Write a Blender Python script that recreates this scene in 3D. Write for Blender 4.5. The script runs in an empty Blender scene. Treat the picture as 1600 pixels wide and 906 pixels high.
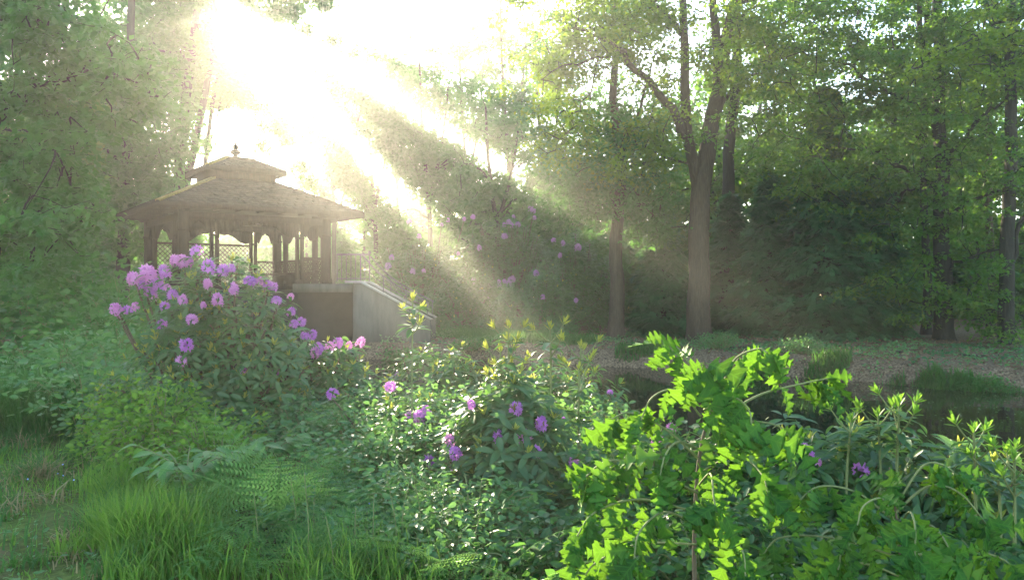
import bpy, math, random
import numpy as np
from mathutils import Vector, Matrix

# ------------------------------------------------------------------ camera, sky, sun, exposure
sc = bpy.context.scene
COL = sc.collection
F, HZ, EYE = 1232.0, 450.0, 1.65          # focal length in photo pixels, horizon row, eye height


def P(px, py, d):
    """a photo pixel at depth d (metres along the view axis)"""
    return np.array([(px - 800) / F * d, d, EYE + (HZ - py) / F * d])


cam_d = bpy.data.cameras.new('camera')
cam = bpy.data.objects.new('camera', cam_d)
COL.objects.link(cam)
cam.location = (0, 0, EYE)
cam.rotation_euler = (math.radians(90) - math.atan((453 - HZ) / F), 0, 0)
cam_d.sensor_width = 36
cam_d.lens = 36 * F / 1600
cam_d.clip_end = 1000
sc.camera = cam

SUN_PX = (368, 14)
sdir = Vector(((SUN_PX[0] - 800) / F, 1.0, (HZ - SUN_PX[1]) / F)).normalized()
sun_el = math.asin(sdir.z)
sun_az = math.atan2(sdir.x, sdir.y)

world = bpy.data.worlds.new('World')
sc.world = world
world.use_nodes = True
wn = world.node_tree
sky = wn.nodes.new('ShaderNodeTexSky')
sky.sky_type = 'NISHITA'
sky.sun_disc = False
sky.sun_elevation = sun_el
sky.sun_rotation = sun_az % (2 * math.pi)
sky.air_density = 1.0
sky.dust_density = 0.7
wn.nodes['Background'].inputs['Strength'].default_value = 0.15
wn.links.new(sky.outputs[0], wn.nodes['Background'].inputs['Color'])

sun_d = bpy.data.lights.new('sun', 'SUN')
sun_d.energy = 5.0
sun_d.angle = math.radians(0.5)
sun_d.color = (1.0, 0.86, 0.61)
sun = bpy.data.objects.new('sun', sun_d)
COL.objects.link(sun)
sun.rotation_euler = sdir.to_track_quat('Z', 'Y').to_euler()
sun.location = (-10, 30, 40)

vs = sc.view_settings
vs.view_transform = 'Standard'
vs.look = 'None'
vs.exposure = 2.4
vs.gamma = 1.0
vs.use_curve_mapping = False

cy = sc.cycles
cy.max_bounces = 6
cy.diffuse_bounces = 3
cy.glossy_bounces = 2
cy.transmission_bounces = 4
cy.transparent_max_bounces = 4
cy.volume_bounces = 0
cy.use_denoising = True
try:
    cy.denoiser = 'OPENIMAGEDENOISE'
except Exception:
    pass
cy.use_adaptive_sampling = True
cy.adaptive_threshold = 0.02
cy.sample_clamp_indirect = 4.0
cy.caustics_reflective = False
cy.caustics_refractive = False

HAZE_DENSITY = 0.0020
HAZE_G = 0.76

rng = np.random.default_rng(11)
random.seed(11)


# ------------------------------------------------------------------ mesh helpers
def nrm(a):
    a = np.asarray(a, float)
    return a / (np.linalg.norm(a, axis=-1, keepdims=True) + 1e-9)


def build(name, V, polys, mat, parent=None, rnd=None, smooth=False):
    me = bpy.data.meshes.new(name)
    fill(me, V, polys, rnd, smooth)
    me.materials.append(mat)
    return link(name, me, parent)


def fill(me, V, polys, rnd=None, smooth=False):
    V = np.ascontiguousarray(V, dtype=np.float32)
    polys = [np.asarray(p, dtype=np.int32) for p in polys if len(p)]
    loops = np.concatenate([p.ravel() for p in polys])
    tot = np.concatenate([np.full(len(p), p.shape[1], np.int32) for p in polys])
    start = np.concatenate([[0], np.cumsum(tot)[:-1]]).astype(np.int32)
    me.vertices.add(len(V))
    me.vertices.foreach_set('co', V.ravel())
    me.loops.add(len(loops))
    me.loops.foreach_set('vertex_index', loops)
    me.polygons.add(len(tot))
    me.polygons.foreach_set('loop_start', start)
    if smooth:
        me.polygons.foreach_set('use_smooth', np.ones(len(tot), bool))
    me.update(calc_edges=True)
    if rnd is not None:
        at = me.attributes.new('rnd', 'FLOAT', 'POINT')
        at.data.foreach_set('value', np.ascontiguousarray(rnd, dtype=np.float32))
    return me


def link(name, me, parent=None):
    o = bpy.data.objects.new(name, me)
    COL.objects.link(o)
    if parent is not None:
        o.parent = parent
    return o


def tag(o, label=None, cat=None, group=None, kind=None):
    if label:
        o['label'] = label
    if cat:
        o['category'] = cat
    if group:
        o['group'] = group
    if kind:
        o['kind'] = kind
    return o


def thing(name, label, cat, loc=(0, 0, 0), rz=0, group=None):
    o = bpy.data.objects.new(name, None)
    COL.objects.link(o)
    o.location = loc
    o.rotation_euler = (0, 0, rz)
    o.empty_display_size = 0.2
    return tag(o, label, cat, group)


class Acc:
    """collects vertices and faces of one mesh object"""

    def __init__(s):
        s.V, s.P, s.R, s.n = [], [], [], 0

    def add(s, V, polys, rnd=None):
        V = np.asarray(V, float)
        if not len(V):
            return
        s.V.append(V)
        for p in polys:
            if len(p):
                s.P.append(np.asarray(p) + s.n)
        s.R.append(np.full(len(V), 0.5) if rnd is None else rnd)
        s.n += len(V)

    def box(s, c, half, R=None):
        x, y, z = half
        v = np.array([(a * x, b * y, c_ * z) for a in (-1, 1) for b in (-1, 1) for c_ in (-1, 1)], float)
        if R is not None:
            v = v @ np.asarray(R).T
        f = np.array([(0, 1, 3, 2), (4, 6, 7, 5), (0, 4, 5, 1), (2, 3, 7, 6), (0, 2, 6, 4), (1, 5, 7, 3)])
        s.add(v + np.asarray(c), [f], np.full(8, random.random()))

    def bar(s, a, b, w, t, up=(0, 0, 1)):
        """box-section bar from a to b, w across, t thick"""
        a, b = np.asarray(a, float), np.asarray(b, float)
        d = b - a
        L = np.linalg.norm(d)
        y = d / L
        x = np.cross(y, up)
        if np.linalg.norm(x) < 1e-3:
            x = np.array([1.0, 0, 0])
        x = x / np.linalg.norm(x)
        z = np.cross(x, y)
        s.box((a + b) / 2, (w / 2, L / 2, t / 2), np.stack([x, y, z], 1))

    def tube(s, pts, rad, sides=6, rnd=None):
        V, Fq = tube(pts, rad, sides)
        s.add(V, [Fq], None if rnd is None else np.full(len(V), rnd))

    def prism(s, poly, y0, y1):
        """polygon in x-z extruded along y"""
        n = len(poly)
        poly = np.asarray(poly, float)
        v = np.concatenate([np.c_[poly[:, 0], np.full(n, y0), poly[:, 1]], np.c_[poly[:, 0], np.full(n, y1), poly[:, 1]]])
        i = np.arange(n)
        j = (i + 1) % n
        s.add(v, [np.stack([i, j, j + n, i + n], 1), np.arange(n)[None, ::-1], np.arange(n)[None] + n])

    def lathe(s, prof, c=(0, 0, 0), sides=16):
        pts = np.array([(0, 0, z) for r, z in prof], float) + np.asarray(c)
        s.tube(pts, [r for r, z in prof], sides)

    def build(s, name, mat, parent=None, smooth=False, kind=None):
        if not s.V:
            return None
        o = build(name, np.concatenate(s.V), s.P, mat, parent, np.concatenate(s.R), smooth)
        if kind:
            o['kind'] = kind
        return o

    def mesh(s, name, mat, smooth=False):
        me = bpy.data.meshes.new(name)
        fill(me, np.concatenate(s.V), s.P, np.concatenate(s.R), smooth)
        me.materials.append(mat)
        return me


def tube(pts, rad, sides=6):
    pts = np.asarray(pts, float)
    rad = np.broadcast_to(np.asarray(rad, float), (len(pts),))
    t = nrm(np.gradient(pts, axis=0)) if len(pts) > 1 else np.array([[0, 0, 1.0]])
    up = np.array([1.0, 0.13, 0.07]) if abs(t[0][2]) > 0.7 else np.array([0.05, 0.1, 1.0])
    x = nrm(np.cross(t, up))
    y = np.cross(t, x)
    a = np.linspace(0, 2 * np.pi, sides, endpoint=False)
    V = pts[:, None] + rad[:, None, None] * (np.cos(a)[None, :, None] * x[:, None] + np.sin(a)[None, :, None] * y[:, None])
    n = len(pts)
    i = np.arange(n - 1)[:, None] * sides
    k = np.arange(sides)[None]
    k2 = (k + 1) % sides
    q = np.stack([i + k, i + k2, i + sides + k2, i + sides + k], -1).reshape(-1, 4)
    return V.reshape(-1, 3), q


def smooth_path(pts, n=4):
    """Catmull-Rom through pts"""
    p = np.asarray(pts, float)
    p = np.concatenate([[2 * p[0] - p[1]], p, [2 * p[-1] - p[-2]]])
    out = []
    for i in range(1, len(p) - 2):
        for t in np.linspace(0, 1, n, endpoint=False):
            a, b, c, d = p[i - 1], p[i], p[i + 1], p[i + 2]
            out.append(0.5 * ((2 * b) + (c - a) * t + (2 * a - 5 * b + 4 * c - d) * t * t + (3 * b - a - 3 * c + d) * t ** 3))
    out.append(p[-2])
    return np.array(out)


def frames(d, n):
    """rotation matrices with columns x, y=d, z near n"""
    y = nrm(d)
    x = nrm(np.cross(y, n))
    z = np.cross(x, y)
    return np.stack([x, y, z], -1)


def scatter(T, pos, R, scl, rnd=None):
    """copies of template T=(verts, polys) at pos with rotations R and scale"""
    tv, tp = T
    n, k = len(pos), len(tv)
    scl = np.asarray(scl, float)
    if scl.ndim == 1:
        scl = np.repeat(scl[:, None], 3, 1)
    v = np.einsum('nij,nkj->nki', R, tv[None] * scl[:, None]) + pos[:, None]
    off = (np.arange(n) * k)[:, None, None]
    polys = [(off + p[None]).reshape(-1, p.shape[1]) for p in tp]
    if rnd is None:
        rnd = rng.random(n)
    return v.reshape(-1, 3), polys, np.repeat(rnd, k)


# leaf templates: base at the origin, axis +Y, length 1
def T_diamond(w=0.3, dz=0.07):
    return (np.array([(0, 0, 0), (w, .45, dz), (0, 1, 0), (-w, .45, dz)], float), [np.array([(0, 1, 2), (0, 2, 3)])])


def T_oval(w=0.27, droop=0.1, fold=0.06):
    h = [(0, 0), (w * .7, .18), (w, .45), (w * .72, .75), (0, 1)]
    v = [(x, y, fold * (x > 0) - droop * y * y) for x, y in h] + [(-x, y, fold - droop * y * y) for x, y in h[1:4][::-1]]
    return (np.array(v, float), [np.array([(0, 1, 2, 3, 4), (0, 4, 5, 6, 7)])])


def T_strip(ws, droop=0.2, fold=0.1, curl=0.0):
    """leaf with a midrib and sections; ws = half widths along the length"""
    n = len(ws)
    y = np.linspace(0, 1, n)
    z = -droop * y ** 2
    v = []
    for i in range(n):
        v += [(-ws[i], y[i], z[i] + fold * ws[i] - curl * ws[i] ** 2 * 4), (0, y[i], z[i]), (ws[i], y[i], z[i] + fold * ws[i] - curl * ws[i] ** 2 * 4)]
    q = []
    for i in range(n - 1):
        a = 3 * i
        q += [(a, a + 1, a + 4, a + 3), (a + 1, a + 2, a + 5, a + 4)]
    return (np.array(v, float), [np.array(q)])


def T_oak(droop=0.25, twist=0.0, seed=0):
    r = np.random.default_rng(seed)
    o = [(.007, 0), (.008, .12), (.055, .165), (.115, .21), (.205, .275), (.135, .29), (.075, .335), (.12, .39), (.215, .45), (.325, .515), (.245, .53), (.245, .58), (.15, .575),
         (.075, .615), (.12, .67), (.205, .725), (.285, .79), (.20, .795), (.19, .845), (.115, .83), (.065, .865), (.10, .91), (.15, .965), (.07, .95), (.010, 1.0)]
    v, q = [], []
    n = len(o)
    for i, (x, y) in enumerate(o):
        j = 1 + 0.10 * r.normal()
        jl = 1 + 0.10 * r.normal()
        ym = y
        for xx in (-x * jl, 0, x * j):
            yy = ym if xx == 0 else y
            z = -droop * yy ** 2 + 0.38 * abs(xx) * (1 - 1.0 * abs(xx)) + twist * xx * yy - 0.5 * droop * abs(xx) * yy
            v.append((xx, yy, z))
    for i in range(n - 1):
        a = 3 * i
        q += [(a, a + 1, a + 4, a + 3), (a + 1, a + 2, a + 5, a + 4)]
    return (np.array(v, float), [np.array(q)])


DIA = T_diamond()
DIAW = T_diamond(.36, .09)
OVAL = T_oval()
RHO = T_strip([.0, .10, .155, .165, .12, 0.0], .22, .35)
RHO2 = T_strip([.0, .10, .155, .165, .12, 0.0], .45, .5)
YOUNG = T_strip([.01, .09, .12, .08, 0.0], -.12, .4)
LAUREL = T_strip([.0, .15, .20, .17, .08, 0.0], .3, .3)


# ------------------------------------------------------------------ materials
def nodes_of(name):
    m = bpy.data.materials.new(name)
    m.use_nodes = True
    nt = m.node_tree
    return m, nt, nt.nodes['Principled BSDF'], nt.nodes['Material Output']


def N(nt, t, **kw):
    n = nt.nodes.new(t)
    for k, v in kw.items():
        setattr(n, k, v)
    return n


def ramp(nt, stops):
    r = N(nt, 'ShaderNodeValToRGB')
    e = r.color_ramp.elements
    while len(e) < len(stops):
        e.new(0.5)
    for i, (p, c) in enumerate(stops):
        e[i].position = p
        e[i].color = (*c, 1)
    return r


def leaf_mat(name, c0, c1, tcol, trans=0.45, rough=0.5, spec=0.35, vein=False, third=None):
    """leaf: diffuse-glossy upper side and light coming through from behind"""
    m, nt, bs, out = nodes_of(name)
    at = N(nt, 'ShaderNodeAttribute', attribute_name='rnd')
    oi = N(nt, 'ShaderNodeObjectInfo')
    ad = N(nt, 'ShaderNodeMath', operation='ADD')
    fr = N(nt, 'ShaderNodeMath', operation='FRACT')
    nt.links.new(at.outputs['Fac'], ad.inputs[0])
    nt.links.new(oi.outputs['Random'], ad.inputs[1])
    nt.links.new(ad.outputs[0], fr.inputs[0])
    st = [(0.05, c0), (0.85, c1)] if third is None else [(0.05, c0), (0.8, c1), (0.97, third)]
    r = ramp(nt, st)
    nt.links.new(fr.outputs[0], r.inputs[0])
    col = r.outputs[0]
    if vein:
        tc = N(nt, 'ShaderNodeTexCoord')
        sp = N(nt, 'ShaderNodeSeparateXYZ')
        nt.links.new(tc.outputs['Object'], sp.inputs[0])
        ab = N(nt, 'ShaderNodeMath', operation='ABSOLUTE')
        nt.links.new(sp.outputs['X'], ab.inputs[0])
        ma = N(nt, 'ShaderNodeMath', operation='MULTIPLY_ADD')
        nt.links.new(ab.outputs[0], ma.inputs[0])
        ma.inputs[1].default_value = -0.75
        nt.links.new(sp.outputs['Y'], ma.inputs[2])
        mu = N(nt, 'ShaderNodeMath', operation='MULTIPLY')
        nt.links.new(ma.outputs[0], mu.inputs[0])
        mu.inputs[1].default_value = 9.0
        pp = N(nt, 'ShaderNodeMath', operation='PINGPONG')
        nt.links.new(mu.outputs[0], pp.inputs[0])
        pp.inputs[1].default_value = 0.5
        mi = N(nt, 'ShaderNodeMath', operation='MULTIPLY')
        nt.links.new(pp.outputs[0], mi.inputs[0])
        mi.inputs[1].default_value = 0.16
        mn = N(nt, 'ShaderNodeMath', operation='MINIMUM')
        nt.links.new(mi.outputs[0], mn.inputs[0])
        nt.links.new(ab.outputs[0], mn.inputs[1])
        mr = N(nt, 'ShaderNodeMapRange')
        nt.links.new(mn.outputs[0], mr.inputs[0])
        mr.inputs[1].default_value = 0.006
        mr.inputs[2].default_value = 0.026
        mr.inputs[3].default_value = 0.6
        mr.inputs[4].default_value = 0.0
        mx = N(nt, 'ShaderNodeMix', data_type='RGBA')
        nt.links.new(mr.outputs[0], mx.inputs['Factor'])
        nt.links.new(col, mx.inputs['A'])
        mx.inputs['B'].default_value = (c1[0] * 1.7 + .02, c1[1] * 1.5 + .02, c1[2] * 1.3, 1)
        col = mx.outputs['Result']
    nt.links.new(col, bs.inputs['Base Color'])
    bs.inputs['Roughness'].default_value = rough
    bs.inputs['Specular IOR Level'].default_value = spec
    tr = N(nt, 'ShaderNodeBsdfTranslucent')
    tm = N(nt, 'ShaderNodeMix', data_type='RGBA', blend_type='MIX')
    tm.inputs['Factor'].default_value = 0.75
    nt.links.new(col, tm.inputs['A'])
    tm.inputs['B'].default_value = (*tcol, 1)
    nt.links.new(tm.outputs['Result'], tr.inputs['Color'])
    mix = N(nt, 'ShaderNodeMixShader')
    mix.inputs[0].default_value = trans
    nt.links.new(bs.outputs[0], mix.inputs[1])
    nt.links.new(tr.outputs[0], mix.inputs[2])
    nt.links.new(mix.outputs[0], out.inputs['Surface'])
    return m


def noisy_mat(name, stops, scale=8.0, rough=0.85, bump=0.3, stretch=(1, 1, 1), spec=0.25, detail=6):
    m, nt, bs, out = nodes_of(name)
    tc = N(nt, 'ShaderNodeTexCoord')
    mp = N(nt, 'ShaderNodeMapping')
    mp.inputs['Scale'].default_value = stretch
    nt.links.new(tc.outputs['Object'], mp.inputs[0])
    no = N(nt, 'ShaderNodeTexNoise')
    no.inputs['Scale'].default_value = scale
    no.inputs['Detail'].default_value = detail
    no.inputs['Roughness'].default_value = 0.65
    nt.links.new(mp.outputs[0], no.inputs['Vector'])
    at = N(nt, 'ShaderNodeAttribute', attribute_name='rnd')
    oi = N(nt, 'ShaderNodeObjectInfo')
    ad = N(nt, 'ShaderNodeMath', operation='MULTIPLY_ADD')
    nt.links.new(at.outputs['Fac'], ad.inputs[0])
    ad.inputs[1].default_value = 0.2
    nt.links.new(no.outputs['Fac'], ad.inputs[2])
    a2 = N(nt, 'ShaderNodeMath', operation='MULTIPLY_ADD')
    nt.links.new(oi.outputs['Random'], a2.inputs[0])
    a2.inputs[1].default_value = 0.1
    nt.links.new(ad.outputs[0], a2.inputs[2])
    r = ramp(nt, stops)
    nt.links.new(a2.outputs[0], r.inputs[0])
    nt.links.new(r.outputs[0], bs.inputs['Base Color'])
    bs.inputs['Roughness'].default_value = rough
    bs.inputs['Specular IOR Level'].default_value = spec
    bp = N(nt, 'ShaderNodeBump')
    bp.inputs['Strength'].default_value = bump
    bp.inputs['Distance'].default_value = 0.05
    nt.links.new(no.outputs['Fac'], bp.inputs['Height'])
    nt.links.new(bp.outputs[0], bs.inputs['Normal'])
    return m


M_BROAD = leaf_mat('broadleaf', (.018, .095, .022), (.050, .165, .036), (.17, .42, .06), .5)
M_PALE = leaf_mat('pale_broadleaf', (.035, .110, .012), (.085, .190, .018), (.36, .52, .03), .54, third=(.16, .17, .03))
M_BEECH = leaf_mat('beech_leaf', (.018, .085, .014), (.050, .150, .022), (.22, .42, .03), .5, third=(.14, .16, .03))
M_DARK = leaf_mat('dark_evergreen', (.018, .100, .036), (.055, .180, .065), (.12, .34, .07), .45)
M_RHO = leaf_mat('rhododendron_leaf', (.030, .100, .034), (.070, .160, .050), (.20, .40, .07), .36, .40, .4)
M_YOUNG = leaf_mat('young_shoot_leaf', (.14, .20, .035), (.24, .27, .05), (.62, .66, .10), .55, .45)
M_OAK = leaf_mat('oak_leaf', (.010, .070, .014), (.040, .150, .022), (.19, .38, .018), .40, .6, .12, vein=True, third=(.10, .20, .03))
M_COVER = leaf_mat('ground_cover_leaf', (.040, .145, .046), (.095, .225, .075), (.24, .48, .09), .42, .40, .38)
M_LIME = leaf_mat('lime_shrub_leaf', (.045, .155, .022), (.095, .23, .034), (.32, .56, .05), .5, .45, .25)
M_FERN = leaf_mat('fern_leaf', (.062, .185, .050), (.125, .275, .078), (.32, .56, .10), .48, .7, .05)
M_LAUREL = leaf_mat('laurel_leaf', (.040, .160, .036), (.080, .220, .050), (.24, .48, .06), .42, .42, .35, vein=True)
M_LAUREL2 = leaf_mat('undergrowth_leaf', (.016, .085, .022), (.045, .140, .034), (.16, .36, .05), .4, .42, .35)
M_GRASS = leaf_mat('grass_blade', (.045, .140, .024), (.105, .230, .040), (.30, .52, .06), .5, .5, .2)
M_GRASSD = leaf_mat('dark_grass_blade', (.018, .095, .026), (.050, .150, .035), (.16, .36, .05), .45, .5, .2)
M_STRAW = leaf_mat('dry_straw', (.22, .18, .08), (.36, .30, .15), (.4, .34, .15), .3, .7, .1)
M_LITTER = leaf_mat('fallen_leaf', (.15, .095, .050), (.30, .20, .110), (.2, .12, .04), .2, .8, .1)
M_PETAL = leaf_mat('purple_petal', (.44, .14, .50), (.62, .25, .62), (.78, .34, .80), .45, .6, .1)
M_PETAL2 = leaf_mat('pink_petal', (.58, .20, .48), (.72, .34, .62), (.85, .42, .74), .45, .6, .1)
M_BLUE = leaf_mat('blue_petal', (.30, .42, .80), (.40, .55, .9), (.5, .6, .9), .4, .6, .1)
M_BARK = noisy_mat('bark', [(.25, (.020, .015, .009)), (.55, (.056, .040, .025)), (.8, (.09, .074, .044))], 7, .95, 1.0, (4, 4, .5))
M_BARKD = noisy_mat('dark_bark', [(.25, (.012, .012, .008)), (.6, (.034, .031, .021)), (.85, (.055, .056, .034))], 7, .95, 1.0, (4, 4, .5))
M_TWIG = noisy_mat('twig', [(.3, (.06, .045, .03)), (.7, (.15, .115, .075))], 20, .8, .2)
M_GTWIG = noisy_mat('green_stem', [(.3, (.09, .13, .04)), (.7, (.19, .22, .08))], 20, .7, .1)
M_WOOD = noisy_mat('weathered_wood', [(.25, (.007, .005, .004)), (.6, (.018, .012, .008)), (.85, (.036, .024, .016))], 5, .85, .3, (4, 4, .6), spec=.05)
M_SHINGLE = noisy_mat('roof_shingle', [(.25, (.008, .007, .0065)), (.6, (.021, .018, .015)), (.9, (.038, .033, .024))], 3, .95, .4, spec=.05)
M_MOSS = noisy_mat('roof_moss', [(.3, (.10, .10, .025)), (.8, (.24, .19, .05))], 14, .95, .6)
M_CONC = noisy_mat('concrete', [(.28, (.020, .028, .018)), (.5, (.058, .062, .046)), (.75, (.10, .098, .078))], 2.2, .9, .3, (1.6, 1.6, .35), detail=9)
M_CONCD = noisy_mat('shaded_damp_concrete', [(.25, (.008, .010, .009)), (.7, (.03, .034, .028))], 2, .9, .25)  # damp concrete, with the shade of the void under the deck painted in
M_COPE = noisy_mat('coping_stone', [(.3, (.22, .21, .18)), (.8, (.36, .35, .30))], 4, .8, .2)
M_METAL = noisy_mat('painted_metal', [(.3, (.05, .05, .045)), (.8, (.12, .12, .11))], 10, .5, .1, spec=.5)


def ground_mat():
    m, nt, bs, out = nodes_of('woodland_ground')
    tc = N(nt, 'ShaderNodeTexCoord')
    n1 = N(nt, 'ShaderNodeTexNoise')
    n1.inputs['Scale'].default_value = 0.9
    n1.inputs['Detail'].default_value = 8
    n1.inputs['Roughness'].default_value = 0.7
    nt.links.new(tc.outputs['Object'], n1.inputs['Vector'])
    n2 = N(nt, 'ShaderNodeTexNoise')
    n2.inputs['Scale'].default_value = 22
    n2.inputs['Detail'].default_value = 6
    nt.links.new(tc.outputs['Object'], n2.inputs['Vector'])
    lawn = ramp(nt, [(.36, (.15, .115, .060)), (.45, (.095, .120, .030)), (.55, (.115, .165, .035)), (.7, (.075, .130, .026))])
    nt.links.new(n1.outputs['Fac'], lawn.inputs[0])
    soil = ramp(nt, [(.3, (.085, .062, .036)), (.5, (.18, .132, .078)), (.7, (.25, .19, .115))])
    nt.links.new(n2.outputs['Fac'], soil.inputs[0])
    at = N(nt, 'ShaderNodeAttribute', attribute_name='rnd')     # where bare leaf litter takes over from grass
    ad = N(nt, 'ShaderNodeMath', operation='MULTIPLY_ADD')
    nt.links.new(n1.outputs['Fac'], ad.inputs[0])
    ad.inputs[1].default_value = 0.9
    nt.links.new(at.outputs['Fac'], ad.inputs[2])
    st = N(nt, 'ShaderNodeMapRange')
    nt.links.new(ad.outputs[0], st.inputs[0])
    st.inputs[1].default_value = 0.62
    st.inputs[2].default_value = 0.92
    mx = N(nt, 'ShaderNodeMix', data_type='RGBA')
    nt.links.new(st.outputs[0], mx.inputs['Factor'])
    nt.links.new(lawn.outputs[0], mx.inputs['A'])
    nt.links.new(soil.outputs[0], mx.inputs['B'])
    m2 = N(nt, 'ShaderNodeMix', data_type='RGBA', blend_type='MULTIPLY')
    m2.inputs['Factor'].default_value = 0.7
    dk = ramp(nt, [(.3, (.45, .45, .45)), (.65, (1.15, 1.15, 1.15))])
    nt.links.new(n2.outputs['Fac'], dk.inputs[0])
    nt.links.new(mx.outputs['Result'], m2.inputs['A'])
    nt.links.new(dk.outputs[0], m2.inputs['B'])
    nt.links.new(m2.outputs['Result'], bs.inputs['Base Color'])
    bs.inputs['Roughness'].default_value = 0.95
    bs.inputs['Specular IOR Level'].default_value = 0.1
    bp = N(nt, 'ShaderNodeBump')
    bp.inputs['Strength'].default_value = 0.8
    bp.inputs['Distance'].default_value = 0.06
    nt.links.new(n2.outputs['Fac'], bp.inputs['Height'])
    nt.links.new(bp.outputs[0], bs.inputs['Normal'])
    return m


def water_mat():
    m, nt, bs, out = nodes_of('pond_water')
    bs.inputs['Base Color'].default_value = (.010, .014, .007, 1)
    bs.inputs['Roughness'].default_value = 0.04
    bs.inputs['IOR'].default_value = 1.33
    bs.inputs['Specular IOR Level'].default_value = 0.5
    tc = N(nt, 'ShaderNodeTexCoord')
    no = N(nt, 'ShaderNodeTexNoise')
    no.inputs['Scale'].default_value = 1.6
    no.inputs['Detail'].default_value = 3
    nt.links.new(tc.outputs['Object'], no.inputs['Vector'])
    bp = N(nt, 'ShaderNodeBump')
    bp.inputs['Strength'].default_value = 0.10
    bp.inputs['Distance'].default_value = 0.03
    nt.links.new(no.outputs['Fac'], bp.inputs['Height'])
    nt.links.new(bp.outputs[0], bs.inputs['Normal'])
    return m


# ------------------------------------------------------------------ ground and pond
WATER = -0.45
NEAR_X = np.array([-200, -13.5, -11, -8, -4, 1.0, 3.5, 6, 12, 24, 60, 200.])
NEAR_Y = np.array([24, 24, 21, 17.5, 13.5, 9.6, 7.0, 6.4, 6.4, 7.5, 9, 9.])
FAR_X = np.array([-200, -13.5, -10, -5.4, -4.6, -1.3, 2.4, 6.6, 8.9, 12, 24, 60, 200.])
FAR_Y = np.array([23, 23.5, 29.5, 27.0, 23.1, 22.8, 21.2, 18.6, 16.4, 15.4, 14.5, 12, 10.])


def vnoise(x, y, s, seed=0):
    """cheap smooth pseudo-noise"""
    x, y = x / s, y / s
    return (np.sin(x * 1.7 + seed) * np.cos(y * 1.3 + seed * 2.1) + 0.5 * np.sin(x * 3.1 - y * 2.3 + seed) + 0.3 * np.cos(x * 5.3 + y * 4.7 + 1.3 * seed)) / 1.8


def gz(x, y):
    x, y = np.asarray(x, float), np.asarray(y, float)
    n = np.interp(x, NEAR_X, NEAR_Y) + .3 * vnoise(x, y, 2.0, 3)
    f = np.interp(x, FAR_X, FAR_Y) + .25 * vnoise(x, y, 1.6, 5)
    ins = np.minimum(y - n, f - y)          # > 0 inside the pond
    t = np.clip((ins + 0.75) / 1.3, 0, 1)
    t = t * t * (3 - 2 * t)
    base = 0.05 * vnoise(x, y, 3.0, 1) + 0.03 * vnoise(x, y, 0.9, 2)
    return base * (1 - t) - 1.05 * t


def make_ground():
    def ax(parts):
        return np.unique(np.concatenate([np.arange(a, b, s) for a, b, s in parts]))
    X = ax([(-130, -24, 4), (-24, -12, .8), (-12, 14, .22), (14, 26, .8), (26, 131, 4)])
    Y = ax([(-40, 2, 3), (2, 12, .18), (12, 30, .22), (30, 40, .8), (40, 141, 4)])
    gx, gy = np.meshgrid(X, Y)
    z = gz(gx, gy)
    V = np.c_[gx.ravel(), gy.ravel(), z.ravel()]
    nx, ny = len(X), len(Y)
    i = (np.arange(ny - 1)[:, None] * nx + np.arange(nx - 1)[None]).ravel()
    q = np.stack([i, i + 1, i + nx + 1, i + nx], 1)
    litter = np.clip((gy.ravel() - np.interp(gx.ravel(), NEAR_X, NEAR_Y) + 0.5) / 1.5, 0, 1) * .62
    litter = np.maximum(litter, np.clip((gy.ravel() - 32) / 6, 0, 1) * .2)
    g = build('ground', V, [q], ground_mat(), None, litter, True)
    tag(g, 'grassy and leaf strewn woodland ground around the pond', kind='structure')
    a = Acc()
    px = np.linspace(-14, 110, 60)
    a.add(np.array([(-14, 4.5, WATER), (110, 4.5, WATER), (110, 31, WATER), (-14, 31, WATER)], float), [np.array([[0, 1, 2, 3]])])
    w = a.build('pond_water', water_mat())
    tag(w, 'dark still pond water between the shrubs and the far bank', kind='structure')


make_ground()


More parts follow.
